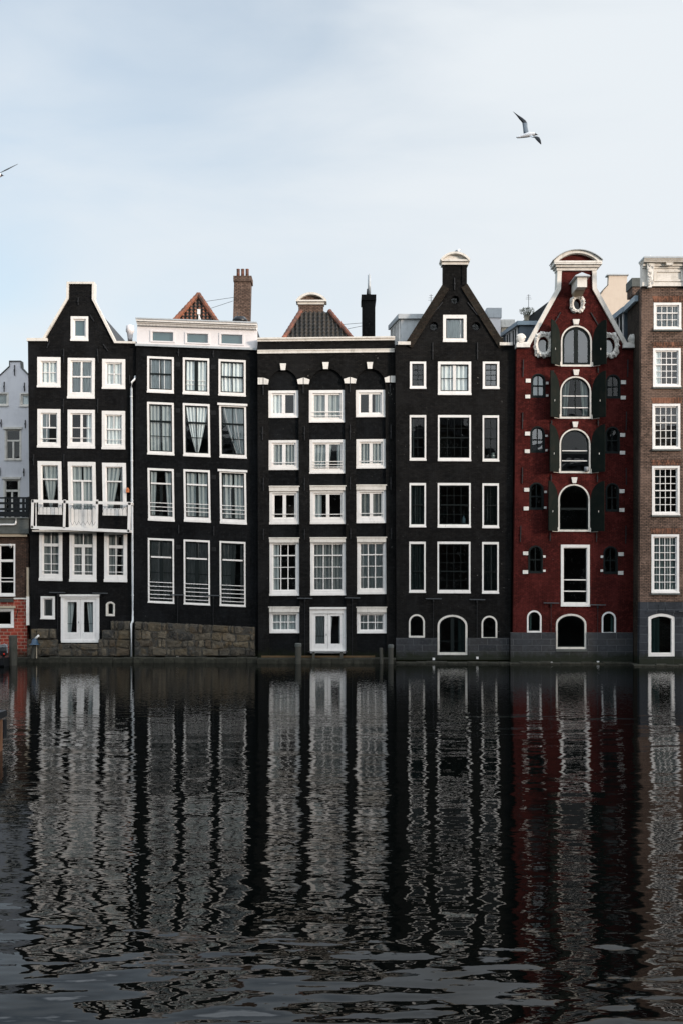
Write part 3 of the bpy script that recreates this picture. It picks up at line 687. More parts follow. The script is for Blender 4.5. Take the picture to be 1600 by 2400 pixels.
h.wall([(320, 806), (604, 819), (606, 1566), (311.5, 1566)], body=(322, 603, 812))
# white attic
mb = MB(); W = lambda x, y: (x, y+.036*(x-322.5)); H2 = []
for (a, b, c, e) in ((353, 773.4, 411, 800.5), (434, 774.4, 492.5, 801.5), (514.4, 773.5, 573, 801)): H2.append((a, b-0, c, e))
outer = [W(322.5, 757), W(603, 757), W(603, 808), W(321.5, 808)]
holes = [[W(a+5, e-3.5), W(a+5, b+3.5), W(c-5, b+3.5), W(c-5, e-3.5)] for a, b, c, e in H2]
att = h.wall(outer, name='attic_wall', holes=holes, mat=PALE, d=-.02, th=.25)
for (a, b, c, e) in H2:
    mb = MB(); h.ring(mb, outline(a, b, c, e), outline(a+4, b+3, c-4, e-3), -.055, -.021, PALE, W); f = mb.build('attic_window', h.root)
    mb = MB(); h.pb(mb, a+3, b+2, c-3, e-2, .10, .12, ROOMB, W); mb.build('blind', f)
    mb = MB(); mb.add([h.F(*W(x, y), .03) for x, y in outline(a+4, b+3, c-4, e-3)], [(0, 1, 2, 3)], GLASSR); mb.build('pane', f)
mb = MB()
h.pb(mb, 321.5, 748.5, 604, 751.5, -.38, .3, ZINC, W); h.pb(mb, 322, 751.3, 603.6, 755.8, -.33, .28, WHT, W); h.pb(mb, 322.4, 755.5, 603.3, 758.5, -.22, .27, WHT, W)
h.pb(mb, 322.6, 758.2, 603, 761.5, -.13, -.03, WHT, W); h.pb(mb, 322.6, 761, 603, 764.5, -.06, -.024, WHT, W)
x = 323.5
while x < 602: h.pb(mb, x, 759.3, x+1.7, 763.8, -.16, -.06, WHT, W); x += 3.3
mb.build('cornice', h.root)
mb = MB(); h.pb(mb, 319, 806.5, 603.5, 811.5, -.14, .1, ZINC, W); mb.build('lead_flashing', h.root)
mb = MB(); h.pb(mb, 323, 758, 602, 812, .24, 6, SLATE, W); h.ext(mb, [(340, 765), (466, 700), (585, 772)], 2.9, 7, SLATE); mb.build('roof', h.root)
# tiled gablet above the attic
gl = lambda y: 466-57*(y-690)/60.0; gr = lambda y: 466+45*(y-690)/60.0
tf = tiled_face(h, gl, gr, 690, 760, 3.6, 2.4, TILEO, h.root, name='tile_slope')
A = h.G(466, 690, 3.5); ridge(h, A, h.G(404, 757, 2.3), TILEO, h.root, 9, .13); ridge(h, A, h.G(513, 760, 2.3), TILEO, h.root, 9, .13)
mb = MB(); c = h.G(467, 752, 2.0); mb.tube([c, c+Vector((0, 0, .55))], .03, WHT, 6); mb.box(c+Vector((-.08, -.05, .35)), c+Vector((.07, .05, .62)), WHT); mb.tube([c+Vector((-.02, 0, .35)), c+Vector((.12, 0, .0))], .025, WHT, 6); mb.box(c+Vector((-.28, -.1, -.1)), c+Vector((.3, .1, .02)), GREYP); mb.build('roof_antenna', h.root)
# chimney
def chimney(h, xl, xr, yt, yb, d, mat, pots, lean=0, cap=2, pm=TILER, dep=.8, name='chimney', capmat=None):
    mb = MB(); q = [(xl-lean, yb), (xr-lean, yb), (xr, yt), (xl, yt)]
    V = [h.G(a, b, d) for a, b in q]; mb.hexa(V+[v+Vector((0, dep, 0)) for v in V], mat)
    q = [(xl-cap, yt+13), (xr+cap, yt+13), (xr+cap, yt), (xl-cap, yt)]; V = [h.G(a, b, d-.07) for a, b in q]; mb.hexa(V+[v+Vector((0, dep+.14, 0)) for v in V], capmat or mat)
    c = mb.build(name, h.root)
    for (px, yt2, r_) in pots:
        mb = MB(); a = h.G(px, yt+1, d+.35); b = h.G(px, yt2, d+.35); mb.tube([a, a.lerp(b, .45), b-Vector((0, 0, .03)), b], [r_*1.05, r_, r_, r_*1.12], pm, 12); mb.build('chimney_pot', c, smooth=True)
    return c
chimney(h, 549.5, 588, 646, 757, 3.4, BRN, ((559, 631, .09), (569.5, 631, .09), (580, 631, .09)), lean=3)
mb = MB(); c = h.G(563, 757, 2.2); prof = [(.42, 0), (.40, .18), (.30, .30), (.05, .36)]; mb.tube([c+Vector((0, 0, z)) for r_, z in prof], [r_ for r_, z in prof], BLKP, 12); mb.tube([c+Vector((-.1, -.3, .05)), c+Vector((-.1, -.3, .5))], .015, BLKP, 5); mb.build('roof_cowl', h.root, smooth=True)
one(h, 'stay_wire', lambda m: m.tube([h.G(483, 706.5, 3.3), h.G(548, 697, 3.5)], .012, IRON, 5)); one(h, 'stay_wire', lambda m: m.tube([h.G(493.5, 723, 3.2), h.G(546.5, 705.5, 3.5)], .012, IRON, 5))
anchors(h, [(419.5, 818, 419.5, 835), (501, 822, 501, 838), (420, 1230, 420, 1250), (502, 1233, 502, 1255)])
# little vent bricks
mb = MB()
for (x, y) in ((418, 854), (501, 860), (418, 962), (501, 967), (419, 1113), (502, 1118), (419, 1282), (502, 1287)):
    for i in range(4): h.pb(mb, x-5+i*2.7, y-5, x-3.6+i*2.7, y+5, -.012, .05, IRON)
mb.build('air_brick', h.root)
canopy_bar(h, 400.6, 434, 1395, rod=1535, box=1538); canopy_bar(h, 483.6, 517.6, 1396.5, rod=1535)
rubble(h, [(4, 318, 599, 1456, 1469, 1537)], 'stone_plinth', 9)

# ================================================================== HOUSE 3: black, arcaded bays, straight parapet
h = House('canal_house', 50.5, 'black brick canal house with tall arched bays, white keystones and a flat white topped parapet', x=760, sk=-.006, wallmat=BLK3)
h.floors = (1244, 1122, 1018, 1408)
bd = .13                      # depth of the recessed bays
rec = []
kw = dict(d=bd-.02, fw=7.5, sw=4)
win(h, 629, 914.4, 700, 978, ft=6, fb=7, v=((.5, 8),), cur='left', **kw)
win(h, 724.5, 913.5, 807, 989, ft=7, fb=8, v=((.5, 8),), hz=((.74, 1.4),), cur='full', cm=SHEERG, rails=(.77, .94), **kw)
win(h, 833, 913, 902, 976.5, ft=6, fb=7, v=((.5, 8),), cur='rightn', cm=SHEERG, **kw)
win(h, 630, 1031, 700.8, 1100.5, ft=6, fb=8, v=((.5, 8),), cur='gap', cm=SHEERG, rails=(.9,), **kw)
win(h, 725.8, 1029.6, 809.5, 1109, ft=7, fb=8, v=((.5, 8),), cur='leftwide', cm=SHEERG, rails=(.72, .84, .95), **kw)
win(h, 834, 1028.5, 903.5, 1097, ft=6, fb=8, v=((.5, 8),), cur='full', cm=SHEERG, rails=(.9,), **kw)
def head(h, x0, x1, y0, y1, d):
    one(h, 'window_head', lambda m: (h.pb(m, x0-.5, y0-1, x1+.5, y1, d-.12, d-.02, WHTW), h.pb(m, x0-1.2, y0-2, x1+1.2, y0+.5, d-.15, d-.121, WHTW)))
win(h, 631.8, 1140, 701.4, 1228, ft=16, fb=12, v=((.5, 8),), cur='none', rails=(.86,), **kw); head(h, 631.8, 701.4, 1140.5, 1151, bd)
win(h, 727, 1139.5, 809.8, 1227.4, ft=15, fb=12, v=((.5, 8),), cur='leftn', cm=SHEERG, rails=(.88,), **kw); head(h, 727, 809.8, 1139.5, 1149, bd)
win(h, 834.5, 1137.5, 904.5, 1225.3, ft=15, fb=12, v=((.5, 8),), cur='full', cm=DRAPE, rails=(.88,), **kw); head(h, 834.5, 904.5, 1137.5, 1148, bd)
g = dict(v=((.333, 2), (.667, 2)), hz=((.24, 2.6), (.5, 1.5), (.75, 1.5)), d=bd-.02, fw=6.5, sw=2.5, ft=13, fb=11)
win(h, 632, 1261, 701.4, 1395.7, cur='leftn', cm=SHEERG, **g); head(h, 632, 701.4, 1261.5, 1271.5, bd)
win(h, 727.5, 1260.7, 809.6, 1395, cur='full', cm=DRAPE, **g); head(h, 727.5, 809.6, 1261, 1271, bd)
win(h, 836, 1259.5, 905, 1392, cur='full', cm=SHEERG, **g); head(h, 836, 905, 1260, 1270.5, bd)
g2 = dict(v=((.333, 2.2), (.667, 2.2)), hz=((.5, 2),), d=bd-.02, fw=6.5, sw=2.5, ft=16, fb=6, cur='full', cm=SHEERG)
win(h, 630.5, 1423, 701.8, 1483.6, **g2); head(h, 630.5, 701.8, 1423.5, 1435, bd)
win(h, 835, 1423.7, 905, 1484, **g2); head(h, 835, 905, 1424, 1435.5, bd)
double_door(h, 726, 1424, 810.5, 1525, 6.5, 14, (7, 6, 13), d=bd-.02, cur='leftwide', cm=SHEERG, sill=2)
inner_holes = list(h.holes)
bays = []
for (x0, x1, yt, ysp, lx, rx) in ((629.3, 699.6, 866, 905, 2.6, 3.0), (724, 807.5, 863.5, 908, 2.6, 3.4), (832.8, 902, 864, 902, 3.0, 3.6)):
    bays.append([(x0+lx, 1560), (x0, ysp)]+arc_top(x0, x1, ysp, ysp-yt, 16, True)[1:-1]+[(x1, ysp), (x1+rx, 1560)])
h.wall([(604, 798), (924.5, 794), (929.5, 1566), (606, 1566)], th=bd, holes=bays, name='wall', body=None)
h.wall([(606, 805), (923, 802), (928, 1566), (607, 1566)], th=.25, holes=inner_holes, name='bay_wall', d=bd+.001, body=(608, 924, 800), mat=BLK2)
W = lambda x, y: (x, y-.0105*(x-604))
mb = MB(); h.pb(mb, 603.5, 793, 924.5, 796.5, -.16, .4, WHTW, W); h.pb(mb, 604, 796.3, 924.2, 801.5, -.10, .38, WHTW, W); h.pb(mb, 604, 822.3, 923.5, 829.3, -.07, .001, WHTW, W); h.pb(mb, 604, 821, 923.8, 823.2, -.10, -.02, WHTW, W); mb.build('cornice', h.root)
for (xa, xb, ya, yb) in ((656.6, 671, 852.5, 868), (755.8, 770.8, 849.5, 865.5), (858.6, 873, 849.3, 865)):
    one(h, 'keystone', lambda m: h.ext(m, [(xa, ya), (xb, ya), (xb-2, yb), (xa+2, yb)], -.09, .05, STONE))
for (xa, xb, ya, yb, k) in ((605, 630, 886, 901.7, 1), (697.3, 725.5, 885.7, 901, 0), (805.5, 834, 884.5, 899.3, 0), (900.3, 925.5, 881.8, 897, 2)):
    xm = (xa+xb)/2
    q1 = [(xa+(0 if k == 1 else 1.5), yb), (xa+(0 if k == 1 else -.5), ya+(0 if k == 1 else 4.5)), (xm-.9, ya), (xm-.9, yb)]; q2 = [(xm+.9, yb), (xm+.9, ya), (xb+(0 if k == 2 else .5), ya+(0 if k == 2 else 4.5)), (xb-(0 if k == 2 else 1.5), yb)]
    one(h, 'impost_block', lambda m: (h.ext(m, q1, -.10, .04, STONE), h.ext(m, q2, -.10, .04, STONE)))
anchors(h, [(617.5, 890, 617.5, 925), (711, 888, 711, 922), (819.5, 886, 819.5, 920), (913, 885, 913, 920), (616, 1000, 616, 1032), (714, 1000, 714, 1032), (820, 995, 820, 1030), (915, 995, 915, 1028),
            (618, 1120, 618, 1150), (714, 1120, 714, 1150), (820, 1118, 820, 1148), (915, 1118, 915, 1148), (618, 1240, 618, 1265), (714, 1240, 714, 1265), (821, 1238, 821, 1263), (916, 1238, 916, 1263)])
canopy_bar(h, 696.8, 732.8, 1403, rod=1540); canopy_bar(h, 807, 843, 1402, rod=1540)
# roof behind: dark tiles, small brick top gable, chimney
gl = lambda y: 705-38*(y-731)/59.0; gr = lambda y: 771+53*(y-731)/59.0
tiled_face(h, gl, gr, 731, 800, 3.8, 2.2, TILED, h.root, tile=10.5, rowh=8)
ridge(h, h.G(705, 729, 3.7), h.G(662, 798, 2.1), TILER, h.root, 9, .12); ridge(h, h.G(772, 729, 3.7), h.G(828, 797, 2.1), TILER, h.root, 10, .12)
mb = MB(); h.ext(mb, [(680, 790), (712, 738), (766, 738), (812, 790)], 3.7, 9, SLATE, G=True); h.pb(mb, 608, 806, 922, 830, .4, 9, SLATE); mb.build('roof', h.root)
mb = MB(); h.ext(mb, [(699.7, 733), (699.7, 711), (758, 711), (758, 733)], 3.9, 4.3, LINT if False else BRN, G=True); h.ext(mb, [(703, 703)]+arc_top(703, 756, 703, 14, 12), 3.95, 4.25, BRN, G=True)
tg = mb.build('top_gable', h.root)
mb = MB(); h.ext(mb, [(698, 713), (698, 705), (760, 705), (760, 713)], 3.82, 4.35, WHTW, G=True); h.ext(mb, [(694, 706), (694, 702.5), (765.5, 702.5), (765.5, 706)], 3.7, 4.45, WHTW, G=True)
mb.build('entablature', tg)
strip(h, arc_top(694, 765.5, 702.6, 18, 14), 5, 3.72, 4.4, WHTW, 'arched_pediment', tg, G=True)
chimney(h, 848.5, 878.5, 690, 800, 3.2, BLK3, (), cap=2.2, dep=1.3)
mb = MB(); c = h.G(864.5, 690, 3.6); mb.tube([c, c+Vector((0, 0, 1.06))], .085, ZINC, 12); mb.tube([c+Vector((.0, 0, 1.06)), c+Vector((0, 0, 1.13))], .03, ZINC, 6); mb.tube([c+Vector((-.12, 0, 0)), c+Vector((-.1, 0, .3))], .04, BLKP, 6); mb.build('flue_pipe', h.root, smooth=True)
one(h, 'stay_wire', lambda m: m.tube([h.G(796.6, 761, 3.2), h.G(848, 757, 3.4)], .012, IRON, 5)); one(h, 'stay_wire', lambda m: m.tube([h.G(808, 772, 3.1), h.G(848, 764, 3.4)], .012, IRON, 5))

# ================================================================== HOUSE 4: black, steep gable with white arched cap
h = House('canal_house', 50.2, 'black brick canal house with a steep plain gable, round vents and a white arched cap', x=1060, sk=.003, wallmat=BLK3)
h.floors = (1252, 1108, 948)
win(h, 1037, 738, 1092, 801.5, fw=7, ft=8.5, fb=8.5, sw=1.6, sm=DARKP, cur='full')
s4 = dict(fw=5, ft=5, fb=6.5, sw=2.2, sm=DARKP)
win(h, 959.3, 847.5, 997.4, 911, v=((.5, 1.2),), hz=((.25, 1.2), (.5, 1.4), (.73, 1.2)), cur='none', **dict(s4, fw=5.4)); win(h, 1130, 847.5, 1168.8, 911.4, v=((.5, 1.2),), hz=((.25, 2), (.5, 1.4), (.75, 1.2)), cur='none', glass=GLASSR, **dict(s4, fw=5.4))
win(h, 1025, 847.5, 1102.7, 925.5, fw=6, ft=6.5, fb=9, sw=2.5, sm=DARKP, v=((.5, 7, 0, 1, WHT),), hz=((.52, 1.3),), cur='gap')
for (y0, y1, yt, cl, cr, cm_) in ((972.8, 1080.5, 0, 'leftn', 'none', 'none'), (1132, 1236.5, 1, 'full', 'full', 'none'), (1269.5, 1390, 2, 'full', 'full', 'none')):
    s = dict(fw=3.6, ft=5.5, fb=6.5, sw=2.2, sm=DARKP, glass=GLASSD)
    dx = -.6*yt; nr = 4 if yt < 2 else 5
    hzb = tuple(((i+1)/nr, 2.6 if i == nr//2-1+(yt == 2) else 1) for i in range(nr-1))
    win(h, 958.9+dx, y0, 997.5+dx, y1-1, v=((.5, 1),), hz=hzb, cur=cl, cm=DRAPED, **s)
    win(h, 1129.6+dx, y0+.8, 1168.2+dx*.5, y1+1, v=((.5, 1),), hz=hzb, cur=cr, cm=DRAPED, **s)
    win(h, 1025+dx, y0, 1102.3+dx, y1, v=((.25, 1), (.5, 1), (.75, 1)), hz=hzb, cur='none', **dict(s, fb=7.5))
# a few things standing on the sills inside
mb = MB(); a = h.F(1087, 1227, .25)
mb.tube([a, a+Vector((0, 0, .25)), a+Vector((0, 0, .42))], [.11, .09, .02], BLUEP, 8); mb.build('sill_cloth', h.root, smooth=True)
mb = MB(); a = h.F(1030.5, 1078, .2); mb.tube([a, a+Vector((0, 0, .72)), a+Vector((-.1, 0, .76))], .022, WHT, 6); mb.build('lamp_stand', h.root)
mb = MB(); a = h.F(1156, 1076, .2); mb.tube([a+Vector((0, 0, z)) for z in (0, .06, .08, .2, .26, .34)], [.14, .14, .06, .13, .07, .10], STONE, 10); mb.build('plaster_bust', h.root, smooth=True)
s5 = dict(fw=3.8, ft=4, fb=4.2, sw=1.6, sm=DARKP, sill=False, glass=GLASSD, fm=WHTW)
win(h, 957, 1439.5, 994.4, 1494.5, rise=18.7, cur='none', **s5); win(h, 1127, 1443, 1164, 1498, rise=18.5, cur='none', **s5)
win(h, 1024, 1441, 1094, 1535, fw=4.6, ft=4.5, fb=6, sw=2.5, sm=DARKP, rise=25, ell=True, v=((.5, 8),), hz=((.7, 1.5),), cur='rightn', cm=DRAPED, sill=False, glass=GLASSD, fm=WHTW, name='arched_door')
circ = [(1064.8, 702.5, 10), (1015, 764.5, 10.8), (1114, 764.5, 10.6)]
for (cx, cy, r_) in circ: h.holes.append([(cx+r_*math.cos(t*math.pi/10), cy+r_*math.sin(t*math.pi/10)) for t in range(20)])
WALL4 = [(925.5, 808), (950, 806), (1036.6, 669), (1036.8, 620), (1092, 620), (1092, 665), (1179, 806), (1206, 808), (1193.5, 1566), (929, 1566)]
h.wall(WALL4, body=(928, 1196, 815))
for (cx, cy, r_) in circ:
    mb = MB(); P = [(cx+r_*math.cos(t*math.pi/10), cy+r_*math.sin(t*math.pi/10)) for t in range(20)]; Q = [(cx+r_*.78*math.cos(t*math.pi/10), cy+r_*.78*math.sin(t*math.pi/10)) for t in range(20)]
    h.ring(mb, P, Q, .08, .2, BLK2, lambda x, y: (x, y)); h.pb(mb, cx-.6, cy-r_*.8, cx+.6, cy+r_*.8, .13, .17, DARKP); h.pb(mb, cx-r_*.8, cy-.6, cx+r_*.8, cy+.6, .131, .171, DARKP)
    o = mb.build('round_window', h.root); mb = MB(); mb.add([h.F(x, y, .18) for x, y in P], [tuple(range(20))], GLASSD); mb.build('pane', o)
strip(h, [(948, 806), (1035, 668)], 19, -.09, .42, BLKC, 'gable_parapet'); strip(h, [(1093.5, 666), (1182, 807)], 17, -.09, .42, BLKC, 'gable_parapet')
one(h, 'neck_pilaster', lambda m: h.pb(m, 1081.5, 622, 1092.6, 668, -.06, -.001, BLK3)); one(h, 'neck_pilaster', lambda m: h.pb(m, 1036, 622, 1040, 668, -.06, -.001, BLK3))
mb = MB(); h.pb(mb, 1031, 801.8, 1031.2, 802, 0, .01, BLK3)
mb = MB(); h.pb(mb, 931.4, 802, 960.5, 809.5, -.16, .4, WHTW); mb.build('cornice', h.root)
mb = MB(); h.pb(mb, 1168.8, 803.8, 1199, 810.8, -.16, .4, WHTW); mb.build('cornice', h.root)
mb = MB(); h.pb(mb, 1033.5, 614, 1096, 621.5, -.10, .42, WHTW); h.pb(mb, 1031, 611, 1098.5, 615, -.22, .5, WHTW); h.ext(mb, [(1036, 611.2)]+arc_top(1036, 1093, 611.2, 13.5, 14), -.04, .4, STONE); cp = mb.build('gable_cap', h.root)
strip(h, arc_top(1029.5, 1099.5, 611.3, 18, 18), 4.5, -.26, .52, WHTW, 'arched_pediment', cp)
anchors(h, [(1064, 652, 1064, 680), (1013, 803, 1013, 843), (1117.5, 803, 1117.5, 843)])
for p0, p1 in (((1036, 709), (1013, 736)), ((1094, 709), (1117, 738))): anchors(h, [(p0[0], p0[1], p1[0], p1[1])])
for a, b in ((927, 1023.8), (1094.2, 1192)): one(h, 'plinth', lambda m: h.pb(m, a, 1495, b, 1546, -.07, .02, GRY))
one(h, 'plinth', lambda m: h.pb(m, 1023.9, 1536, 1094.1, 1546, -.09, .02, GRY))
canopy_bar(h, 996.6, 1033, 1404, rod=1541, box=1544); canopy_bar(h, 1098.5, 1135, 1406, rod=1539, box=1541.5)
roofs(h, [(935, 822), (955, 815), (1042, 680), (1064, 655), (1086, 680), (1174, 816), (1195, 822)], .44, 8.5, SLATE)
# dormer on the left slope, faces left
def Gh(px, py_ref, near, dfar, xfar):
    """a point at the same height as (near px,py,d) but dfar further back"""
    return None
def dormer(h, xn, yn, dn, xf, df, xend, ths, wall_yb, fascia, cheek, win_frames, parent_name='dormer'):
    """flat topped dormer: near corner (xn,yn) at depth dn; far corner at column xf, depth df; cheek runs right to column xend"""
    zt = h.G(xn, yn, dn).z; n = h.G(xn, yn, dn); f = Vector((h.G(xf, yn, df).x, h.G(xf, yn, df).y, zt)); e = Vector((h.G(xend, yn, dn).x, n.y, zt)); fe = Vector((e.x, f.y, zt))
    mb = MB(); dz = Vector((0, 0, -ths)); top = [n, e, fe, f]; mb.hexa([p+dz for p in top]+top, fascia); root = mb.build(parent_name, h.root)
    zb = h.G(xn, wall_yb, dn).z; ins = .14
    n2 = n+Vector((ins, ins, 0)); f2 = f+Vector((ins, -ins, 0)); e2 = e+Vector((0, ins, 0)); fe2 = fe+Vector((0, -ins, 0))
    mb = MB(); lo = [Vector((p.x, p.y, zb)) for p in (n2, e2, fe2, f2)]; hi = [Vector((p.x, p.y, zt-ths+.001)) for p in (n2, e2, fe2, f2)]; mb.hexa(lo+hi, cheek); mb.build('dormer_cheek', root)
    # windows in the slanted left face
    d = (f2-n2); d.z = 0; L = d.length; d.normalize(); nrm = Vector((-d.y, d.x, 0)); 
    if nrm.x > 0: nrm = -nrm
    for (a, b, zlo, zhi) in win_frames:
        mb = MB(); base = Vector((n2.x, n2.y, 0)); z0 = zb+(zt-zb)*zlo; z1 = zb+(zt-zb)*zhi
        def bx(u0, u1, w0, w1, o0, o1, mat): mb.hexa([base+d*u0*L+nrm*o1+Vector((0, 0, w0)), base+d*u1*L+nrm*o1+Vector((0, 0, w0)), base+d*u1*L+nrm*o1+Vector((0, 0, w1)), base+d*u0*L+nrm*o1+Vector((0, 0, w1)), base+d*u0*L+nrm*o0+Vector((0, 0, w0)), base+d*u1*L+nrm*o0+Vector((0, 0, w0)), base+d*u1*L+nrm*o0+Vector((0, 0, w1)), base+d*u0*L+nrm*o0+Vector((0, 0, w1))], mat)
        t = .07/L; bx(a, a+t, z0, z1, .005, .06, WHT); bx(b-t, b, z0, z1, .005, .06, WHT); bx(a+t, b-t, z1-.07, z1, .005, .06, WHT); bx(a+t, b-t, z0, z0+.07, .005, .06, WHT)
        bx((a+b)/2-t/2, (a+b)/2+t/2, z0+.07, z1-.07, .005, .055, WHT)
        w = mb.build('dormer_window', root); mb = MB(); bx(a+t, b-t, z0+.07, z1-.07, .004, .02, DARKP); mb.build('pane', w)
    return root
dormer(h, 932.5, 735.5, .6, 908.7, 2.9, 1005, .24, 822, ZINC, ZINC, ((.05, .30, .02, .86), (.34, .62, .02, .86), (.66, .95, .02, .86)))
mb = MB(); V = h.G(1152, 742, 3.0); mb.box(h.G(1140, 800, 3.0), h.G(1161, 742, 4.6), PALE); mb.box(h.G(1139, 744, 2.95), h.G(1162.5, 742, 4.7), ZINC); mb.build('roof_hatch', h.root)

# ================================================================== HOUSE 5: red warehouse
h = House('warehouse_house', 49.9, 'dark red brick warehouse with a white edged neck gable and black shutters', x=1345, sk=.004, wallmat=RED, cat='house')
h.floors = (1260, 1120, 990, 868, 1428)
aw = dict(rise=36, fw=3.4, ft=3.4, fb=4.5, sm=DARKP, sill=False, fm=WHTW, d=-.02, proud=-.02)
win(h, 1312.8, 763, 1385.2, 859.4, v=((.5, 9),), sw=5.5, cur='none', glass=GLASSR, **aw)
win(h, 1311, 882, 1383.8, 981.5, v=((.5, 2),), sw=3, hz=((.46, 2, 0, 1, WHT), (.78, 2, 0, 1, WHT)), cur='sides', cm=SHEERG, glass=GLASSD, **aw)
win(h, 1309.6, 1004.5, 1382, 1109, v=(), sw=3, hz=((.5, 2, 0, 1, WHT), (.56, 5), (.76, 2, 0, 1, WHT)), cur='none', glass=GLASSD, **aw)
win(h, 1306.6, 1134.5, 1380.6, 1246, v=(), sw=3, hz=((.53, 5),), cur='none', glass=GLASSD, **aw)
mb = MB(); a = h.F(1372, 1106, -.1); mb.tube([a, a+Vector((0, 0, .24))], [.09, .12], GREYP, 10); mb.build('flower_pot', h.root, smooth=True)
win(h, 1313, 1276.5, 1380.7, 1421, fw=6, ft=7, fb=8, sw=1.5, hz=((.585, 2.6), (.795, 2.6)), cur='none', glass=GLASSD, v=(), fm=WHT, sm=WHT)
sm_rows = [((1243.5, 875.5, 1277, 932), (1418.5, 877.5, 1452.5, 934)), ((1241.5, 999, 1275.5, 1061), (1416.5, 1000, 1451, 1063)), ((1239, 1130.5, 1273, 1195), (1417.5, 1132, 1449.6, 1199)), ((1236.5, 1278.5, 1271, 1344), (1412.5, 1280, 1446.5, 1345.5))]
for ri, pair in enumerate(sm_rows):
    for si, (a, b, c, e) in enumerate(pair):
        refl = si == 0 and ri < 2
        win(h, a, b, c, e, rise=(c-a)/2, fw=3.2, ft=3, fb=4, sw=2, v=((.5, 2.4),), hz=((.52, 3),), cur='none', fm=DARKP, sm=DARKP, glass=GLASSR if refl else GLASSD, sill=False, proud=-.01, blind=(si == 0 and ri == 0))
blocks = []
for (x0, y0, x1, y1) in [(1230.5, 888, 1242, 897), (1229.4, 925.5, 1241, 934), (1278, 895.5, 1284, 901), (1278, 925, 1283.5, 930), (1453.5, 891.5, 1465, 900.6), (1453, 928, 1464.6, 936.5),
    (1228.8, 1012, 1240.6, 1021), (1228.2, 1053.5, 1240, 1062), (1276.5, 1019, 1282, 1024), (1276.5, 1053, 1281.5, 1058), (1451.5, 1015.5, 1463, 1024), (1451, 1057, 1463, 1065.5),
    (1226.8, 1143.6, 1238.6, 1152.4), (1225.6, 1187.6, 1237.4, 1196.3), (1274, 1150.3, 1280, 1155.5), (1273, 1187.2, 1279, 1192.2), (1449.8, 1147, 1461.5, 1155.6), (1449.8, 1191, 1461.3, 1199.8),
    (1224.2, 1292.6, 1236, 1301), (1223.6, 1336.4, 1235.8, 1345), (1271.2, 1301.5, 1277, 1307), (1271, 1335, 1276.8, 1340.2), (1447.5, 1294.5, 1459.5, 1303), (1446.8, 1338.3, 1459, 1347), (1406, 1302, 1411.8, 1307.6), (1405.6, 1334.5, 1411.5, 1340.2)]:
    mb = MB(); h.pb(mb, x0, y0, x1, y1, -.05, .02, STONE); mb.build('stone_block', h.root)
win(h, 1233.6, 1430.5, 1267.7, 1482.8, rise=17, fw=3.8, ft=4, fb=4.2, sw=1.5, sm=DARKP, cur='leftn', cm=GREEND, sill=False, fm=WHT, glass=GLASSD)
win(h, 1408.5, 1433.5, 1442, 1486, rise=16.8, fw=3.8, ft=4, fb=4.2, sw=1.5, sm=DARKP, cur='rightn', cm=GREEND, sill=False, fm=WHT, glass=GLASSD)
win(h, 1301.3, 1438.5, 1372.7, 1521.5, rise=24, ell=True, fw=4, ft=4.5, fb=5, sw=2.5, sm=DARKP, v=(), hz=(), cur='none', sill=False, fm=WHTW, glass=GLASSD, name='arched_door')
ov = [(1272.7, 811.5, 13, 18.5), (1425.6, 812, 13, 18.5), (1350.8, 713.5, 8.6, 13)]
for (cx, cy, a, b) in ov: h.holes.append([(cx+a*math.cos(t*math.pi/12), cy+b*math.sin(t*math.pi/12)) for t in range(24)])
WALL5 = [(1209.4, 814), (1236, 811), (1307, 682), (1307.5, 630), (1392, 630), (1392, 682), (1463, 812), (1487.5, 815), (1481, 1566), (1194, 1566), (1201.5, 1480)]
h.wall(WALL5, body=(1212, 1478, 822))
strip(h, [(1231, 806), (1302.5, 676), (1304.5, 628)], 10, -.10, .42, WHTW, 'gable_coping'); strip(h, [(1395.5, 628), (1396.5, 676), (1469.5, 808)], 10, -.10, .42, WHTW, 'gable_coping')
mb = MB(); h.pb(mb, 1302, 628, 1396, 635.5, -.13, .42, WHTW); h.pb(mb, 1299, 624, 1401, 629, -.26, .5, WHTW); h.pb(mb, 1294, 616.5, 1405.5, 624.3, -.38, .55, WHTW); h.pb(mb, 1297, 619.5, 1403, 620.5, -.40, .5, WHTW)
h.ext(mb, [(1304, 616.6)]+arc_top(1304, 1396, 616.6, 19, 16), -.05, .45, RED); cp = mb.build('gable_cap', h.root)
strip(h, arc_top(1292.5, 1406.5, 617, 26.5, 22), 7, -.30, .55, WHTW, 'arched_pediment', cp); strip(h, arc_top(1291, 1408, 614, 24.5, 22), 1.5, -.40, .6, ZINC, 'lead_cover', cp)
for (xa, xb, bx_, by_, r_, yb_) in ((1207.5, 1239, 1218.5, 793.5, 10.5, 807), (1457, 1489.5, 1481, 795, 10.5, 808)):
    mb = MB(); h.pb(mb, xa, yb_, xb, yb_+9, -.22, .3, STONE); h.pb(mb, xa+2, yb_-4, xb-3, yb_+.2, -.15, .25, STONE)
    c = h.F(bx_, by_, 0); rr = r_*h.D/FPX
    # carved scroll: a spiral roll wound round a core
    for k in range(3):
        pts = []; 
        for i in range(22):
            t = i/21*math.pi*2.2+k*2.1; q = rr*(.92-.34*i/21-.02*k); pts.append(c+Vector((q*math.cos(t), -.10-.02*k, q*math.sin(t))))
        mb.tube(pts, [.055-.0015*i for i in range(22)], STONE, 7)
    prof = [(.05, -.22), (.16, -.19), (rr*.9, -.08), (rr*.95, .1), (rr*.7, .2)]
    mb.tube([c+Vector((0, y, 0)) for r2, y in prof], [r2 for r2, y in prof], STONE, 18); mb.build('stone_scroll', h.root, smooth=False)
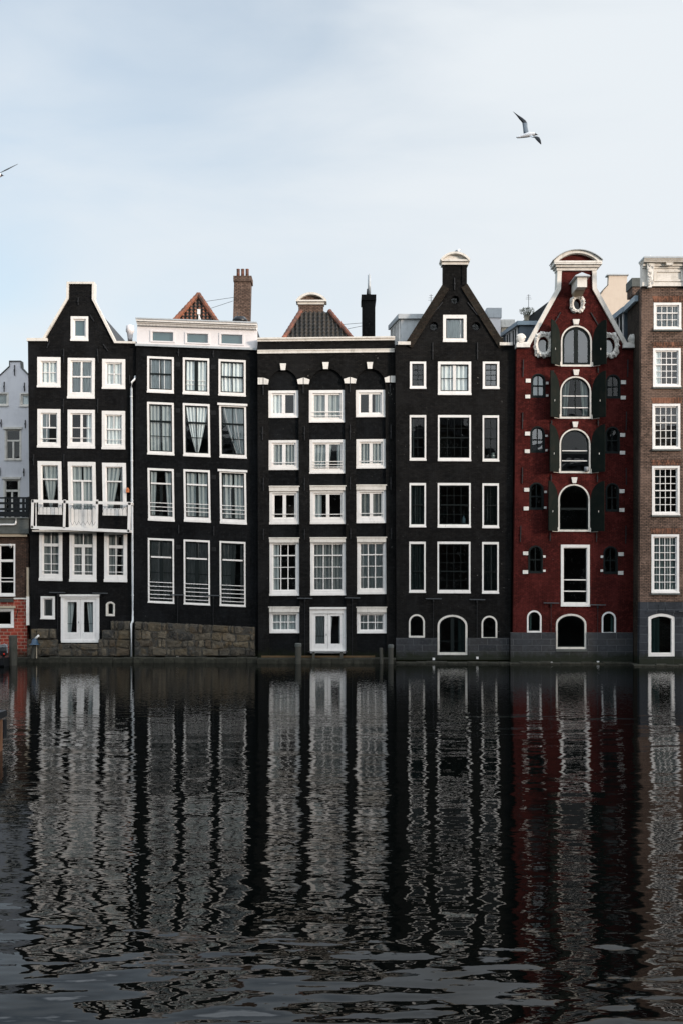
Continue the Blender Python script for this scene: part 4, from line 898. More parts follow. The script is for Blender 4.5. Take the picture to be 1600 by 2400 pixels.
for (xa, xb, ya, yb) in ((1340, 1356, 749.3, 761.5), (1340.8, 1355.6, 867, 880), (1339, 1353, 989, 1002), (1336.9, 1350.6, 1119.3, 1132.6)):
    one(h, 'keystone', lambda m: h.ext(m, [(xa, ya), (xb, ya), (xb-2.6, yb), (xa+2.6, yb)], -.11, .04, STONE))
def cartouche(cx, cy, ax, by, ox, oy, seed):
    """carved frame round an oval opening, lumpy scrollwork"""
    rn = random.Random(seed); mb = MB(); n = 48; po, pi_, mid = [], [], []
    for i in range(n):
        t = 2*math.pi*i/n; c_, s_ = math.cos(t), math.sin(t)
        sq = 1/(abs(c_)**4+abs(s_)**4)**(1/4)*.93; lob = 1+.05*math.cos(8*t+seed)+.04*math.sin(13*t+seed)+.03*math.cos(21*t)
        po.append((cx+ax*c_*sq*lob, cy+by*s_*sq*lob)); pi_.append((cx+ox*c_, cy+oy*s_)); mid.append(((po[-1][0]*.5+pi_[-1][0]*.5), (po[-1][1]*.5+pi_[-1][1]*.5)))
    V = [h.F(x, y, 0.0) for x, y in po]+[h.F(x, y, -.07) for x, y in po]+[h.F(x, y, -.17-.04*math.sin(i*1.7)) for i, (x, y) in enumerate(mid)]+[h.F(x, y, -.10) for x, y in pi_]+[h.F(x, y, .12) for x, y in pi_]
    fs = [(k*n+i, k*n+(i+1) % n, (k+1)*n+(i+1) % n, (k+1)*n+i) for k in range(4) for i in range(n)]
    mb.add(V, fs, STONE)
    S = h.D/FPX
    for i in range(14):           # leaf curls
        t = 2*math.pi*(i+.3*rn.random())/14; x = cx+(ax*.80)*math.cos(t)*1.04; y = cy+(by*.84)*math.sin(t); c = h.F(x, y, -.13)
        r0 = rn.uniform(.05, .085); pts = []
        for k in range(9):
            a = k/8*4.6+rn.random(); q = r0*(1-.6*k/8); pts.append(c+Vector((q*math.cos(a+t), -.03-.01*k/8, q*math.sin(a+t))))
        mb.tube(pts, .026, STONE, 6)
    o = mb.build('carved_oval_frame', h.root)
    mb = MB(); q = [(cx+ox*math.cos(2*math.pi*i/24), cy+oy*math.sin(2*math.pi*i/24)) for i in range(24)]; mb.add([h.F(x, y, .15) for x, y in q], [tuple(range(24))], GLASSR if ax > 20 else GLASSD); mb.build('pane', o)
    if ax > 20:
        mb = MB(); mb.add([h.F(x, y, .2) for x, y in q], [tuple(range(24))], DRAPE); mb.build('blind', o)
cartouche(1271.5, 808.5, 23.5, 32, 13, 18.5, 1); cartouche(1426, 810, 23.5, 32, 13, 18.5, 2); cartouche(1351, 713.5, 18, 21.5, 8.6, 13, 3)
# shutters, standing open at about forty degrees
def shutter(xh, ysp, yt, yb, side, w=.76, ang=41):
    """hinge column xh px; side -1 opens left; curved top rises away from the hinge"""
    a = R(ang); S = h.D/FPX; H = h.F(xh, yb, -.03); dirv = Vector((side*math.cos(a), -math.sin(a), 0)); nrm = Vector((-dirv.y, dirv.x, 0)); th = .045
    hs = (yb-ysp)*S; ht = (yb-yt)*S; n = 12; P = [(0, 0), (0, hs)]
    for i in range(1, n+1):
        u = i/n; P.append((u*w, hs+(ht-hs)*math.sqrt(1-(1-u)**2)))
    P.append((w, 0)); mb = MB(); m = len(P)
    V = [H+dirv*u+Vector((0, 0, z))-nrm*th/2 for u, z in P]+[H+dirv*u+Vector((0, 0, z))+nrm*th/2 for u, z in P]
    tri = tessellate_polygon([[Vector((u, z, 0)) for u, z in P]]); fs = [tuple(t) for t in tri]+[tuple(m+i for i in t) for t in tri]+[(i, (i+1) % m, m+(i+1) % m, m+i) for i in range(m)]
    mb.add(V, fs, SHUT); s = mb.build('shutter', h.root)
    mb = MB()
    for z in (.08*hs, .72*hs): mb.hexa([H+dirv*u+Vector((0, 0, z+k))+nrm*o*side*-1 for o in (-.05, .0) for (u, k) in ((0, 0), (.14, 0), (.14, .09), (0, .09))], WHTW)
    b = H+Vector((side*.005, .02, -.03)); mb.box(b+Vector((-.03, -.06, 0)), b+Vector((.03, -.0, .22)), WHTW); b2 = b+dirv*.42; mb.hexa([b, b2, b2+Vector((0, 0, .03)), b+Vector((0, 0, .03)), b+Vector((0, .05, 0)), b2+Vector((0, .05, 0)), b2+Vector((0, .05, .03)), b+Vector((0, .05, .03))], WHTW)
    mb.build('hinge', s)
    mb = MB(); c = H+dirv*w*.62+Vector((0, 0, hs*.6)); 
    for o in (-.05, .05): mb.tube([c+nrm*o, c+nrm*o+Vector((0, 0, .09))], .014, STONE, 6)
    mb.tube([c+nrm*-.06, c+nrm*.06], .012, STONE, 6); mb.build('latch', s)
for (xl, xr, ys_, yt, yb) in ((1312, 1386.5, 801, 754.5, 857), (1310.5, 1385, 919, 873, 980), (1309, 1383, 1040, 997, 1107), (1306, 1381.5, 1172, 1129, 1245)):
    shutter(xl-.5, ys_, yt, yb, -1); shutter(xr+.5, ys_, yt+1, yb+1, 1)
# hoist beam under its little roof
mb = MB(); c = h.F(1344, 676, 0); S = h.D/FPX
pr = 1.35; a = h.F(1338, 690, 0); b = h.F(1361, 667, 0)
mb.box((a.x, -pr+.12, a.z), (b.x-.02, -.005, b.z), WHTW); hb = mb.build('hoist_beam', h.root)
mb = MB(); x0, x1, zt = a.x-.13, b.x+.11, b.z; xm = (x0+x1)/2; ap = zt+.2
V = [(x0, -pr, zt), (x1, -pr, zt), (x1, 0, zt), (x0, 0, zt), (x0, -pr, zt+.05), (x1, -pr, zt+.05), (x1, 0, zt+.05), (x0, 0, zt+.05), (xm, -pr+.15, ap+.05), (xm, 0, ap+.05)]
mb.add(V, [(0, 1, 2, 3), (0, 1, 5, 4), (1, 2, 6, 5), (3, 0, 4, 7), (4, 5, 8), (5, 6, 9, 8), (7, 4, 8, 9)], ZINC); mb.build('beam_roof', hb)
mb = MB(); mb.add([(a.x, -.02, a.z), (b.x, -.02, a.z), (b.x, -.02, a.z-.22), (a.x+.1, -.02, a.z-.22), (a.x, -.75, a.z), (b.x, -.75, a.z)], [(0, 1, 2, 3), (0, 4, 3), (1, 5, 2), (4, 5, 2, 3), (0, 1, 5, 4)], BEIGE); mb.build('bracket', hb)
anchors(h, [(1225, 843, 1224, 884), (1223.5, 967, 1222.5, 1006), (1223, 1096, 1222, 1133), (1219, 1232, 1218, 1270), (1469.5, 843, 1469, 884), (1466.5, 965, 1465.5, 1009), (1465.5, 1097, 1466, 1137), (1465, 1232, 1464.5, 1274),
    (1312, 733, 1299, 755), (1383, 733, 1400, 762), (1294.5, 868, 1294.5, 874), (1400, 860, 1400, 874), (1291, 985, 1291, 996), (1400, 984, 1400, 998), (1290, 1112, 1290, 1128), (1398, 1112, 1398, 1130), (1288, 1248, 1287.5, 1268), (1396.5, 1248, 1396, 1270)])
for a_, b_ in ((1194.5, 1301), (1373, 1481)): one(h, 'plinth', lambda m: h.pb(m, a_, 1482.5, b_, 1568, -.08, .02, GRY))
one(h, 'plinth', lambda m: (h.pb(m, 1301.1, 1527, 1372.9, 1568, -.081, .02, GRY), h.pb(m, 1301, 1521, 1373, 1526.8, -.12, .02, CONC2)))
canopy_bar(h, 1272, 1307.7, 1414, rod=1550, box=1553.5); canopy_bar(h, 1381, 1416.5, 1418.5, rod=1549, box=1551.5)
roofs(h, [(1225, 828), (1244, 818), (1312, 692), (1350, 640), (1388, 692), (1458, 818), (1470, 828)], .44, 9, SLATE)
mb = MB(); h.ext(mb, [(1225, 751), (1288, 704), (1300, 751)], 3.2, 6.5, SLATE, G=True); mb.build('rear_roof', h.root)
dormer(h, 1211, 751.7, 1.4, 1171, 4.0, 1262, .21, 812, BLUEP, LEAD, ((.10, .42, .05, .84), (.46, .78, .05, .84)))
mb = MB(); mb.box(h.G(1175, 792, 4.6), h.G(1196, 764, 5.6), BEIGE); mb.box(h.G(1173.5, 766.5, 4.55), h.G(1197.5, 761, 5.65), WHTW); mb.build('chimney', h.root)
dormer(h, 1458, 718.5, 1.2, 1431, 3.0, 1478, .27, 815, BLUEP, LEAD, ((.08, .80, .25, .9),))
# ================================================================== HOUSE 6: brown brick house, right edge
h = House('brick_house', 48.5, 'brown brick house with many-paned sash windows and a carved cream cornice, at the right edge', x=1560, sk=-.004, wallmat=BRN, cat='house', trim=WHT)
h.floors = (1236, 1080, 930, 1403)
def grid(n, hs, thick): return tuple((x, 2.6 if i in thick else 1.5) for i, x in enumerate(hs))
def w6(a, b, c, e, nr, up, **k):
    hs = [(i+1)/nr for i in range(nr-1)]
    win(h, a, b, c, e, fw=5, ft=5.5, fb=6, sw=2.6, v=((.25, 1.5), (.5, 1.5), (.75, 1.5)), hz=grid(0, hs, (up-1,)), glass=GLASSD if e > 1100 else GLASS, **k)
    one(h, 'stone_sill', lambda m: h.pb(m, a-1.5, e+.3, c+1.5, e+4, -.10, .1, CONC2))
w6(1530.5, 709.5, 1595, 773, 3, 1, cur='gap', cm=SHEERG); w6(1529, 816, 1593.8, 907.5, 5, 2, cur='leftn'); w6(1527.5, 946.5, 1592.6, 1053, 5, 2, cur='none')
w6(1526.6, 1092, 1591.4, 1207.5, 6, 3, cur='leftn', cm=DRAPE); w6(1525.2, 1252.5, 1590, 1390, 7, 3, cur='gap', cm=SHEERG)
for (a, b, c, e, nr, up, cu) in ((1637, 709.5, 1702, 773, 3, 1, 'full'), (1636, 816, 1701, 907.5, 5, 2, 'none'), (1635, 946.5, 1700, 1053, 5, 2, 'none')): w6(a, b, c, e, nr, up, cur=cu)
win(h, 1517.5, 1438, 1579.5, 1538.5, rise=8, fw=7, ft=6.5, fb=8, sw=.8, cur='left', cm=GREEND, glass=GLASSD, sill=False)
h.wall([(1502, 671), (1720, 671), (1720, 1411), (1498, 1411)], holes=[q for q in h.holes if q[0][1] < 1420])
h.wall([(1498, 1411.2), (1720, 1411.2), (1720, 1570), (1496, 1570)], holes=[q for q in h.holes if q[0][1] > 1420], name='base_wall', mat=DGRY, d=-.03, th=.35)
mb = MB()
mb.box(h.F(1502.5, 1575, .325), h.F(1720, 686, 2.4), BRNS); mb.box(h.F(1502.6, 686, .33), h.F(1720, 672, 1.0), BRNS); mb.build('side_wall', h.root)
mb = MB(); mb.box(h.F(1503, 1575, 1.9), h.F(1504, 1574, 2), ROOM)
mb = MB(); a = h.F(1500, 700, .9); b = h.F(1600, 684, 3.0); mb.box((a.x-.12, .6, a.z+.05), (b.x, 3.0, b.z), BLUEP); mb.build('roof', h.root)
mb = MB(); mb.box(h.G(1481, 690, 3.6), h.G(1509, 667, 4.6), BRN); mb.box(h.G(1479.5, 671, 3.55), h.G(1509, 666, 4.65), CONC2); mb.build('chimney', h.root)
for (xa, xb, ya, yb) in ((1528, 1601, 694, 708), (1526.5, 1600, 802, 815), (1525, 1598, 932, 945), (1524, 1596, 1078, 1090.5), (1522.5, 1595, 1238, 1251)):
    one(h, 'brick_lintel', lambda m: h.ext(m, [(xa-1, ya), (xb+1, ya-.5), (xb-3, yb), (xa+3, yb)], -.012, .03, LINT))
# stone voussoirs over the ground floor opening
vs_ = [[(1510, 1437), (1516, 1427), (1541, 1420), (1540, 1433)], [(1541, 1434), (1541.5, 1417), (1556, 1417), (1556.5, 1434)], [(1557.5, 1433), (1558, 1420), (1584, 1428), (1589, 1438)]]
for q in vs_: one(h, 'voussoir', lambda m: h.ext(m, q, -.055, .0, DGRY))
mb = MB(); W0 = lambda x, y: (x, y)
h.pb(mb, 1503, 620, 1720, 672, -.06, .3, WHTW); h.pb(mb, 1502, 663.5, 1720, 672.5, -.14, -.061, WHTW); h.pb(mb, 1500, 609.5, 1720, 613, -.56, .35, ZINC); h.pb(mb, 1501, 612.9, 1720, 616, -.50, .3, WHTW); h.pb(mb, 1502, 615.9, 1720, 619.5, -.42, .28, WHTW); h.pb(mb, 1503, 619.4, 1720, 626, -.2, -.061, WHTW); h.pb(mb, 1503, 626, 1720, 630, -.12, -.062, WHTW)
h.ring(mb, outline(1530, 634, 1598, 661), outline(1536, 639, 1592.5, 656.5), -.12, -.062, WHTW, W0)
for x in (1553, 1645): h.ext(mb, [(x, 619.6), (x+19, 619.6), (x+16, 626.5), (x+3, 626.5)], -.36, -.2, WHTW)
cn = mb.build('cornice', h.root)
for x in (1511, 1597):
    mb = MB(); h.ext(mb, [(x, 620), (x+18, 620), (x+16, 640), (x+14, 668), (x+11, 677), (x+3, 677), (x+2, 640)], -.26, -.061, STONE)
    rn = random.Random(x)
    for k in range(16):
        c = h.F(x+9+rn.uniform(-6, 6), 624+k*3.1, -.27); pts = [c+Vector((.06*math.cos(a_*.9+k)*(1-a_/9), -.015*a_/8, .06*math.sin(a_*.9+k)*(1-a_/9))) for a_ in range(8)]; mb.tube(pts, .026, STONE, 6)
    mb.build('carved_bracket', cn)
canopy_bar(h, 1588, 1625, 1433.5, rod=1551, box=1555)

# ================================================================== LEFT: low brick house, roof terrace, white house behind
h = House('brick_house', 51.2, 'low brown and red brick building with a flat roof terrace at the left edge', x=0, wallmat=BRND, cat='house')
h.floors = (1402,)
win(h, -36, 1275, 36.5, 1397.5, fw=3.4, ft=3.4, fb=6, sw=1.5, v=((.5, 4),), hz=((.31, 6), (.68, 2), (.755, 2.6)), cur='none', glass=GLASSD, sill=True)
win(h, -36, 1425.5, 33.5, 1471, fw=6, sw=2.5, cur='none', v=(), glass=GLASSD)
h.wall([(-120, 1256), (68, 1256), (67, 1402), (-120, 1402)], holes=h.holes[:1], body=(-120, 65, 1256)); h.wall([(-120, 1402.2), (65, 1402.2), (64, 1566), (-120, 1566)], name='red_block_wall', holes=h.holes[1:], mat=BIGRED, d=-.02)
mb = MB(); h.pb(mb, -120, 1216, 71, 1251, -.25, 8, CONC2); h.pb(mb, -120, 1213.5, 73, 1216.2, -.32, 8, CONC2); mb.build('roof_slab', h.root)
mb = MB(); h.pb(mb, -120, 1251.3, 66, 1258, -.16, .1, BEIGE); mb.build('fascia_beam', h.root)
mb = MB(); mb.tube([h.F(-120, 1230.5, -.33), h.F(38, 1230.5, -.33), h.F(42, 1229, -.33), h.F(43, 1224, -.33), h.F(43, 1217, -.33)], .045, WHT, 10); mb.build('gutter_pipe', h.root, smooth=True)
mb = MB(); h.pb(mb, 64.5, 1330, 70, 1398, -.10, .05, BEIGE); h.pb(mb, 64.5, 1398, 71.5, 1465, -.17, .05, STONE); mb.build('plaster_strip', h.root)
mb = MB(); h.pb(mb, -120, 1402.5, 33, 1411, -.08, -.021, CONC); h.pb(mb, 33.5, 1401, 64, 1404.5, -.06, -.021, WHTW); h.pb(mb, -120, 1420, 38, 1425.2, -.14, -.021, BEIGE); mb.build('stone_sill', h.root)
mb = MB(); c = h.F(26.5, 1282, -.12); mb.tube([c, c+Vector((0, .1, 0))], .055, WHT, 10); mb.tube([c+Vector((0, -.03, 0)), c], [.03, .05], BLKP, 10); mb.box(c+Vector((-.04, 0, .03)), c+Vector((.04, .1, .16)), WHT); mb.build('security_camera', h.root)
one(h, 'flagpole_bracket', lambda m: m.tube([h.F(40, 1447, -.05), h.F(48, 1427.5, -.35)], .02, IRON, 6))
anchors(h, [(52, 1351, 54, 1351)])
h = House('white_house', 57.5, 'narrow white rendered gabled house far left, behind the terrace', x=0, wallmat=WREND, cat='house', trim=WREND)
h.trim = WHTW
win(h, -30, 920, 21, 952, fw=3, sw=3, cur='full', blind=False); win(h, 47, 921, 90, 953, fw=3, sw=3, cur='full')
win(h, 11.5, 1004, 51, 1079, fw=3.5, sw=2, v=((.5, 4, .38, 1),), hz=((.36, 4),), cur='none', hood=2); win(h, 8.5, 1121, 48, 1215, fw=4, sw=2, v=((.5, 4, .3, 1),), hz=((.28, 5),), cur='none', hood=2)
h.wall([(-120, 960), (0, 882), (24, 860), (24, 847), (49, 847), (50, 862), (62, 875), (95, 905), (110, 960), (110, 1566), (-120, 1566)], body=(-118, 108, 965))
strip(h, [(-120, 957), (0, 879), (22.5, 858), (22.5, 845.5), (50.5, 845.5), (51.5, 860), (63, 873), (97, 903)], 1.6, -.06, .4, CONC2, 'gable_coping')
roofs(h, [(-110, 960), (0, 892), (37, 858), (88, 908), (100, 960)], .4, 6, SLATE)
anchors(h, [(35.5, 856, 35.5, 880), (11, 895, 11, 918), (58.5, 897, 58.5, 917), (4, 983, 4, 1001), (60.5, 985, 60.5, 1003), (1, 1096, 1, 1115), (57, 1098, 57, 1116)])
H0 = h
# roof terrace fence with folded furniture
h = House('terrace_fence', 53.2, 'black plank railing round the roof terrace of the low building', x=0, wallmat=BLK1, cat='fence', group=None)
mb = MB()
for y0, y1 in ((1165, 1169), (1177, 1182), (1190.5, 1196), (1199, 1211)): h.pb(mb, -120, y0, 68, y1, -.02, .02, BLKP)
mb.build('plank', h.root)
for x in (-60, 12.5, 67): one(h, 'post', lambda m: h.pb(m, x-1.5, 1164, x+1.5, 1214, .02, .08, BLKP))
for x in (20, 33, 40, 52, 60): one(h, 'board', lambda m: h.pb(m, x, 1166, x+6.5, 1212, .03, .05, BLKP))
# cream gabled house behind the red one
h = House('cream_house', 58.0, 'cream rendered neck gable rising behind the red warehouse', x=1445, wallmat=CREAM, cat='house', group=None)
h.wall([(1395, 735), (1405, 693), (1413, 680), (1424.5, 668), (1425.5, 645), (1468.5, 645), (1468, 667), (1478, 678), (1500, 715), (1520, 770), (1520, 1000), (1380, 1000)], holes=[], mat=CREAM)
one(h, 'chimney_cap', lambda m: h.pb(m, 1421, 643, 1471.5, 645.8, -.08, .4, ZINC))
one(h, 'roof', lambda m: h.ext(m, [(1392, 700), (1424, 665), (1425, 690), (1400, 760)], .6, 6, SLATE))
mb = MB(); mb.box(h.F(1380, 1566, .3), h.F(1520, 990, 5), CREAM); mb.build('wall', h.root)
strip(h, [(1398, 712), (1404, 691), (1412, 678), (1423, 667)], 1.5, -.05, .36, CONC2, 'gable_coping'); strip(h, [(1469.5, 667), (1479.5, 677), (1502, 714)], 1.5, -.05, .36, CONC2, 'gable_coping')

# thin aerials on the roofs
for (px_, y0_, y1_, D_, lab) in ((1009, 690, 735, 52.5, 'thin rooftop aerial rod left of the steep black gable'), (1237.5, 690, 726, 53.0, 'thin rooftop aerial rod above the potted shrub left of the red gable'), (1147, 722, 742, 54.0, 'short aerial with a crossbar on the pale box behind the steep black gable')):
    b_ = PT(px_, y1_, D_); t_ = PT(px_, y0_, D_); mb = MB(); mb.tube([b_, t_], .014, IRON, 5)
    for k_ in range(3): c_ = b_.lerp(t_, .7+.12*k_); mb.tube([c_-Vector((.16-.03*k_, 0, 0)), c_+Vector((.16-.03*k_, 0, 0))], .008, IRON, 4)
    loc_ = Vector(b_); mb.v = [v-loc_ for v in mb.v]; o_ = mb.build('roof_aerial'); o_.location = loc_; tag(o_, lab, 'aerial')
# ================================================================== roof plant
rn = random.Random(3); base = PT(1233, 752, 53.0); rt = bpy.data.objects.new('roof_shrub', None); COL.objects.link(rt); rt.location = base
tag(rt, 'bushy shrub in a pot on the roof terrace left of the red gable', 'shrub')
LEAF = mat_paint('shrub_leaf', (.05, .055, .022), .7, dirt=.5, dcol=(.12, .11, .06), streak=False)
mb = MB(); mb.tube([Vector((0, 0, 0)), Vector((0, 0, .30))], [.12, .16], BEIGE, 10); mb.build('pot', rt)
mb = MB(); mb.tube([Vector((0, 0, .28)), Vector((.02, 0, .45))], .02, WOOD, 5); mb.build('stem', rt)
mb = MB()
for i in range(420):
    a = rn.uniform(0, 6.28); q = rn.random()**.5; c = Vector((.42*q*math.cos(a)+.02, .3*q*math.sin(a), .52+.20*rn.uniform(-1, 1)*math.sqrt(max(0, 1-q*q*.7)))); 
    if rn.random() < .2: c.z -= .2; c.x *= .5
    u = Vector((rn.gauss(0, 1), rn.gauss(0, 1), rn.gauss(0, 1))).normalized()*.045; w = u.orthogonal().normalized()*.025; mb.add([c-u, c+w, c+u, c-w], [(0, 1, 2, 3)], LEAF)
mb.build('foliage', rt)

# ================================================================== water, quays, ground
def slab(name, pts, z0, z1, mat, kind='structure'):
    mb = MB(); n = len(pts); V = [(x, y, z0) for x, y in pts]+[(x, y, z1) for x, y in pts]
    tri = tessellate_polygon([[Vector((x, y, 0)) for x, y in pts]])
    mb.add(V, [tuple(t) for t in tri]+[tuple(n+i for i in t) for t in tri]+[(i, (i+1) % n, n+(i+1) % n, n+i) for i in range(n)], mat)
    o = mb.build(name); o['kind'] = kind; return o
mb = MB(); mb.add([(-400, -48.8, 0), (400, -48.8, 0), (400, 6, 0), (-400, 6, 0)], [(0, 1, 2, 3)], WATER); w = mb.build('water'); w['kind'] = 'structure'
mb = MB(); mb.add([(-3000, 4.5, .25), (3000, 4.5, .25), (3000, 3000, .25), (-3000, 3000, .25)], [(0, 1, 2, 3)], CONC); w = mb.build('ground'); w['kind'] = 'structure'
slab('near_quay', [(-600, -48.8), (600, -48.8), (600, -900), (-600, -900)], -1, 1.1, CONC2)
# uneven stone ledge along the foot of the houses
def xat(px, D): return (px-800)*D/FPX
mb = MB(); rn = random.Random(8); px = -150.0
def Dat(px): return 50.75 if px < 70 else 50.55 if px < 316 else 50.4 if px < 604 else 49.95 if px < 927 else 49.75 if px < 1193 else 49.5 if px < 1484 else 48.2
cuts = [-150, 66, 314, 604, 927, 1193, 1484, 1720]
for a, b in zip(cuts, cuts[1:]):
    D = Dat((a+b)/2); n = max(2, int((b-a)/24)); high = .27 if b <= 927 else .1
    for i in range(n):
        p, q = a+(b-a)*i/n, a+(b-a)*(i+1)/n; x0, x1 = xat(p, D), xat(q, D)-.012; y = D-50-rn.uniform(0, .07); z = high+rn.uniform(-.03, .03)
        mb.hexa([(x0, y, -.6), (x1, y, -.6), (x1, y-.0, z-.05), (x0, y, z-.05), (x0, y+1.2, -.6), (x1, y+1.2, -.6), (x1, y+.9, z), (x0, y+.9, z)], LEDGE)
        mb.hexa([(x0, y, z-.05), (x1, y, z-.05), (x1, y+.06, z), (x0, y+.06, z), (x0, y+.9, z-.05), (x1, y+.9, z-.05), (x1, y+.9, z+.004), (x0, y+.9, z+.004)], LEDGE)
w = mb.build('quay_ledge'); w['kind'] = 'structure'
# algae line board and landing stage under the white door of house 3
def thing_mb(name, mb, loc, label, cat, group=None, smooth=False):
    loc = Vector(loc); mb.v = [v-loc for v in mb.v]; o = mb.build(name, None, smooth); o.location = loc; tag(o, label, cat, group); return o
D3 = 50.5; mb = MB(); mb.box(PT(613, 1541, D3-.28), PT(878, 1536.8, D3-.34), PLANK); thing_mb('timber_plank', mb, PT(745, 1541, D3-.3), 'long brown timber plank along the waterline below the middle house', 'plank')
rt = bpy.data.objects.new('landing_stage', None); COL.objects.link(rt); rt.location = PT(768, 1541, D3-.6); tag(rt, 'small dark wooden landing stage under the white double door at the waterline', 'landing stage')
def rel(mb, loc): mb.v = [v-loc for v in mb.v]; return mb
mb = MB(); mb.box(PT(722, 1529, D3-.45), PT(813, 1526.5, D3-.02), IRON); rel(mb, rt.location).build('platform', rt)
for x in (735, 800):
    mb = MB(); mb.box(PT(x-3, 1544, D3-.5), PT(x+3, 1529, D3-.42), WOOD); rel(mb, rt.location).build('leg', rt)

def piling(px, y0, y1, D, r, label, lean=0.0, capr=1.06, h2=None):
    loc = PT(px, y1, D); mb = MB(); top = PT(px+lean, y0, D)-loc; rn = random.Random(int(px)); n = 12; V = []; L = 9
    for k in range(L+1):
        c = Vector((0, 0, -.7)).lerp(top, k/L)
        for j in range(n):
            t = 2*math.pi*j/n; q = r*(1+.05*math.sin(3*t+px)+rn.uniform(-.035, .035)+(.0 if k < L else -.03)); V.append(c+Vector((q*math.cos(t), q*math.sin(t), 0)))
    mb.add(V, [(k*n+j, k*n+(j+1) % n, (k+1)*n+(j+1) % n, (k+1)*n+j) for k in range(L) for j in range(n)]+[tuple(L*n+j for j in range(n))], WOOD)
    root = bpy.data.objects.new('mooring_post', None); COL.objects.link(root); root.location = loc; tag(root, label, 'mooring post', 'wooden mooring posts at the waterline')
    mb.build('pile', root)
    mb = MB(); mb.tube([top-Vector((0, 0, .16)), top-Vector((0, 0, .13)), top-Vector((0, 0, .02)), top+Vector((0, 0, .015))], [r*capr, r*(capr+.03), r*(capr+.03), r*.9], CONC2 if capr > 1.05 else WOOD, 12); mb.build('cap_band', root)
    return root
piling(699, 1508, 1541, 49.8, .155, 'grey wooden mooring post with a pale cap, left of the middle white double door', capr=1.08)
piling(894, 1519, 1549, 49.7, .085, 'thin leaning grey mooring post, the shorter of the two right of the middle house', lean=-2, capr=1.02)
piling(915, 1511, 1549, 49.6, .13, 'thick mooring post with a pale cap, taller of the two right of the middle house', capr=1.1)
piling(31, 1490, 1557, 48.8, .20, 'tall greenish mooring post standing in the water before the red block wall', capr=1.0)
# near timber mooring structure, left edge
rt = bpy.data.objects.new('timber_dolphin', None); COL.objects.link(rt); rt.location = PT(6, 1763, 23.5); tag(rt, 'brown timber mooring pile with a black beam, nearest to the viewer at the left edge', 'mooring post')
mb = MB(); mb.box(PT(-16, 1790, 23.5), PT(7, 1686, 23.8), WOODO); mb.box(PT(-30, 1790, 24.1), PT(-18, 1690, 24.3), WOODO); rel(mb, rt.location).build('pile', rt)
mb = MB(); mb.box(PT(-40, 1686, 23.35), PT(17, 1664, 23.9), BLKP); mb.box(PT(7.5, 1732, 23.4), PT(16.5, 1684, 23.6), BLKP); rel(mb, rt.location).build('beam', rt)
# blue lamp on a post by the left corner
rt = bpy.data.objects.new('quay_lamp', None); COL.objects.link(rt); D = 50.3; rt.location = PT(83, 1541, D); tag(rt, 'blue enamel shade on a short post at the stone foot of the leftmost black house', 'lamp')
mb = MB(); c = PT(82, 1511, D); mb.tube([c+Vector((0, 0, z)) for z in (0, .02, .06, .24, .33)], [.28, .28, .19, .14, .05], BLUEM, 16); rel(mb, rt.location).build('lamp_shade', rt, smooth=True)
mb = MB(); mb.tube([c+Vector((.03, 0, .3)), c+Vector((.22, 0, .48))], .055, WHT, 10); rel(mb, rt.location).build('lamp_tube', rt, smooth=True)
mb = MB(); mb.tube([PT(78, 1543, D), c], .09, WOOD, 8); mb.tube([PT(86.5, 1543, D), c+Vector((.09, 0, 0))], .025, BEIGE, 6); rel(mb, rt.location).build('post', rt)
# motorboat stern, left edge
rt = bpy.data.objects.new('motorboat', None); COL.objects.link(rt); D = 48.4; rt.location = PT(-10, 1560, D); tag(rt, 'stern of a dark moored motorboat cut off by the left edge', 'boat')
mb = MB(); secs = []
for (px, w, zt) in ((18, .62, .42), (0, .85, .44), (-60, 1.0, .50), (-120, .9, .62), (-170, .35, .78), (-185, .03, .85)):
    c = PT(px, 1560, D); c.z = 0; secs.append([c+Vector((0, -w, zt)), c+Vector((0, -w*.85, .08)), c+Vector((0, -w*.4, -.18)), c+Vector((0, w*.4, -.18)), c+Vector((0, w*.85, .08)), c+Vector((0, w, zt))])
V = [p for s in secs for p in s]; mb.add(V, [(k*6+j, k*6+j+1, (k+1)*6+j+1, (k+1)*6+j) for k in range(5) for j in range(5)]+[tuple(range(6))]+[tuple(k*6+j for j in (0, 5))+((k+1)*6+5, (k+1)*6) for k in range(5)], BLKP); rel(mb, rt.location).build('hull', rt)
mb = MB(); c = PT(9, 1525, D); mb.tube([c+Vector((0, 0, z)) for z in (-.25, -.2, .0, .16, .24, .27)], [.12, .2, .23, .2, .12, .02], BLKP, 12); mb.box(c+Vector((-.12, -.16, .18)), c+Vector((.17, .16, .30)), GREYP); mb.tube([c+Vector((.0, 0, -.25)), c+Vector((.02, 0, -.95))], .07, BLKP, 8)
mb.tube([c+Vector((-.05, -.2, .28)), c+Vector((.12, -.2, .36)), c+Vector((.24, -.2, .2)), c+Vector((.26, -.2, -.1))], .02, GREYP, 6); rel(mb, rt.location).build('outboard_motor', rt)
mb = MB(); cc = PT(10, 1533, D-.3); mb.tube([cc, cc+Vector((0, -.04, 0))], [.05, .03], REDL, 8); rel(mb, rt.location).build('tail_light', rt)

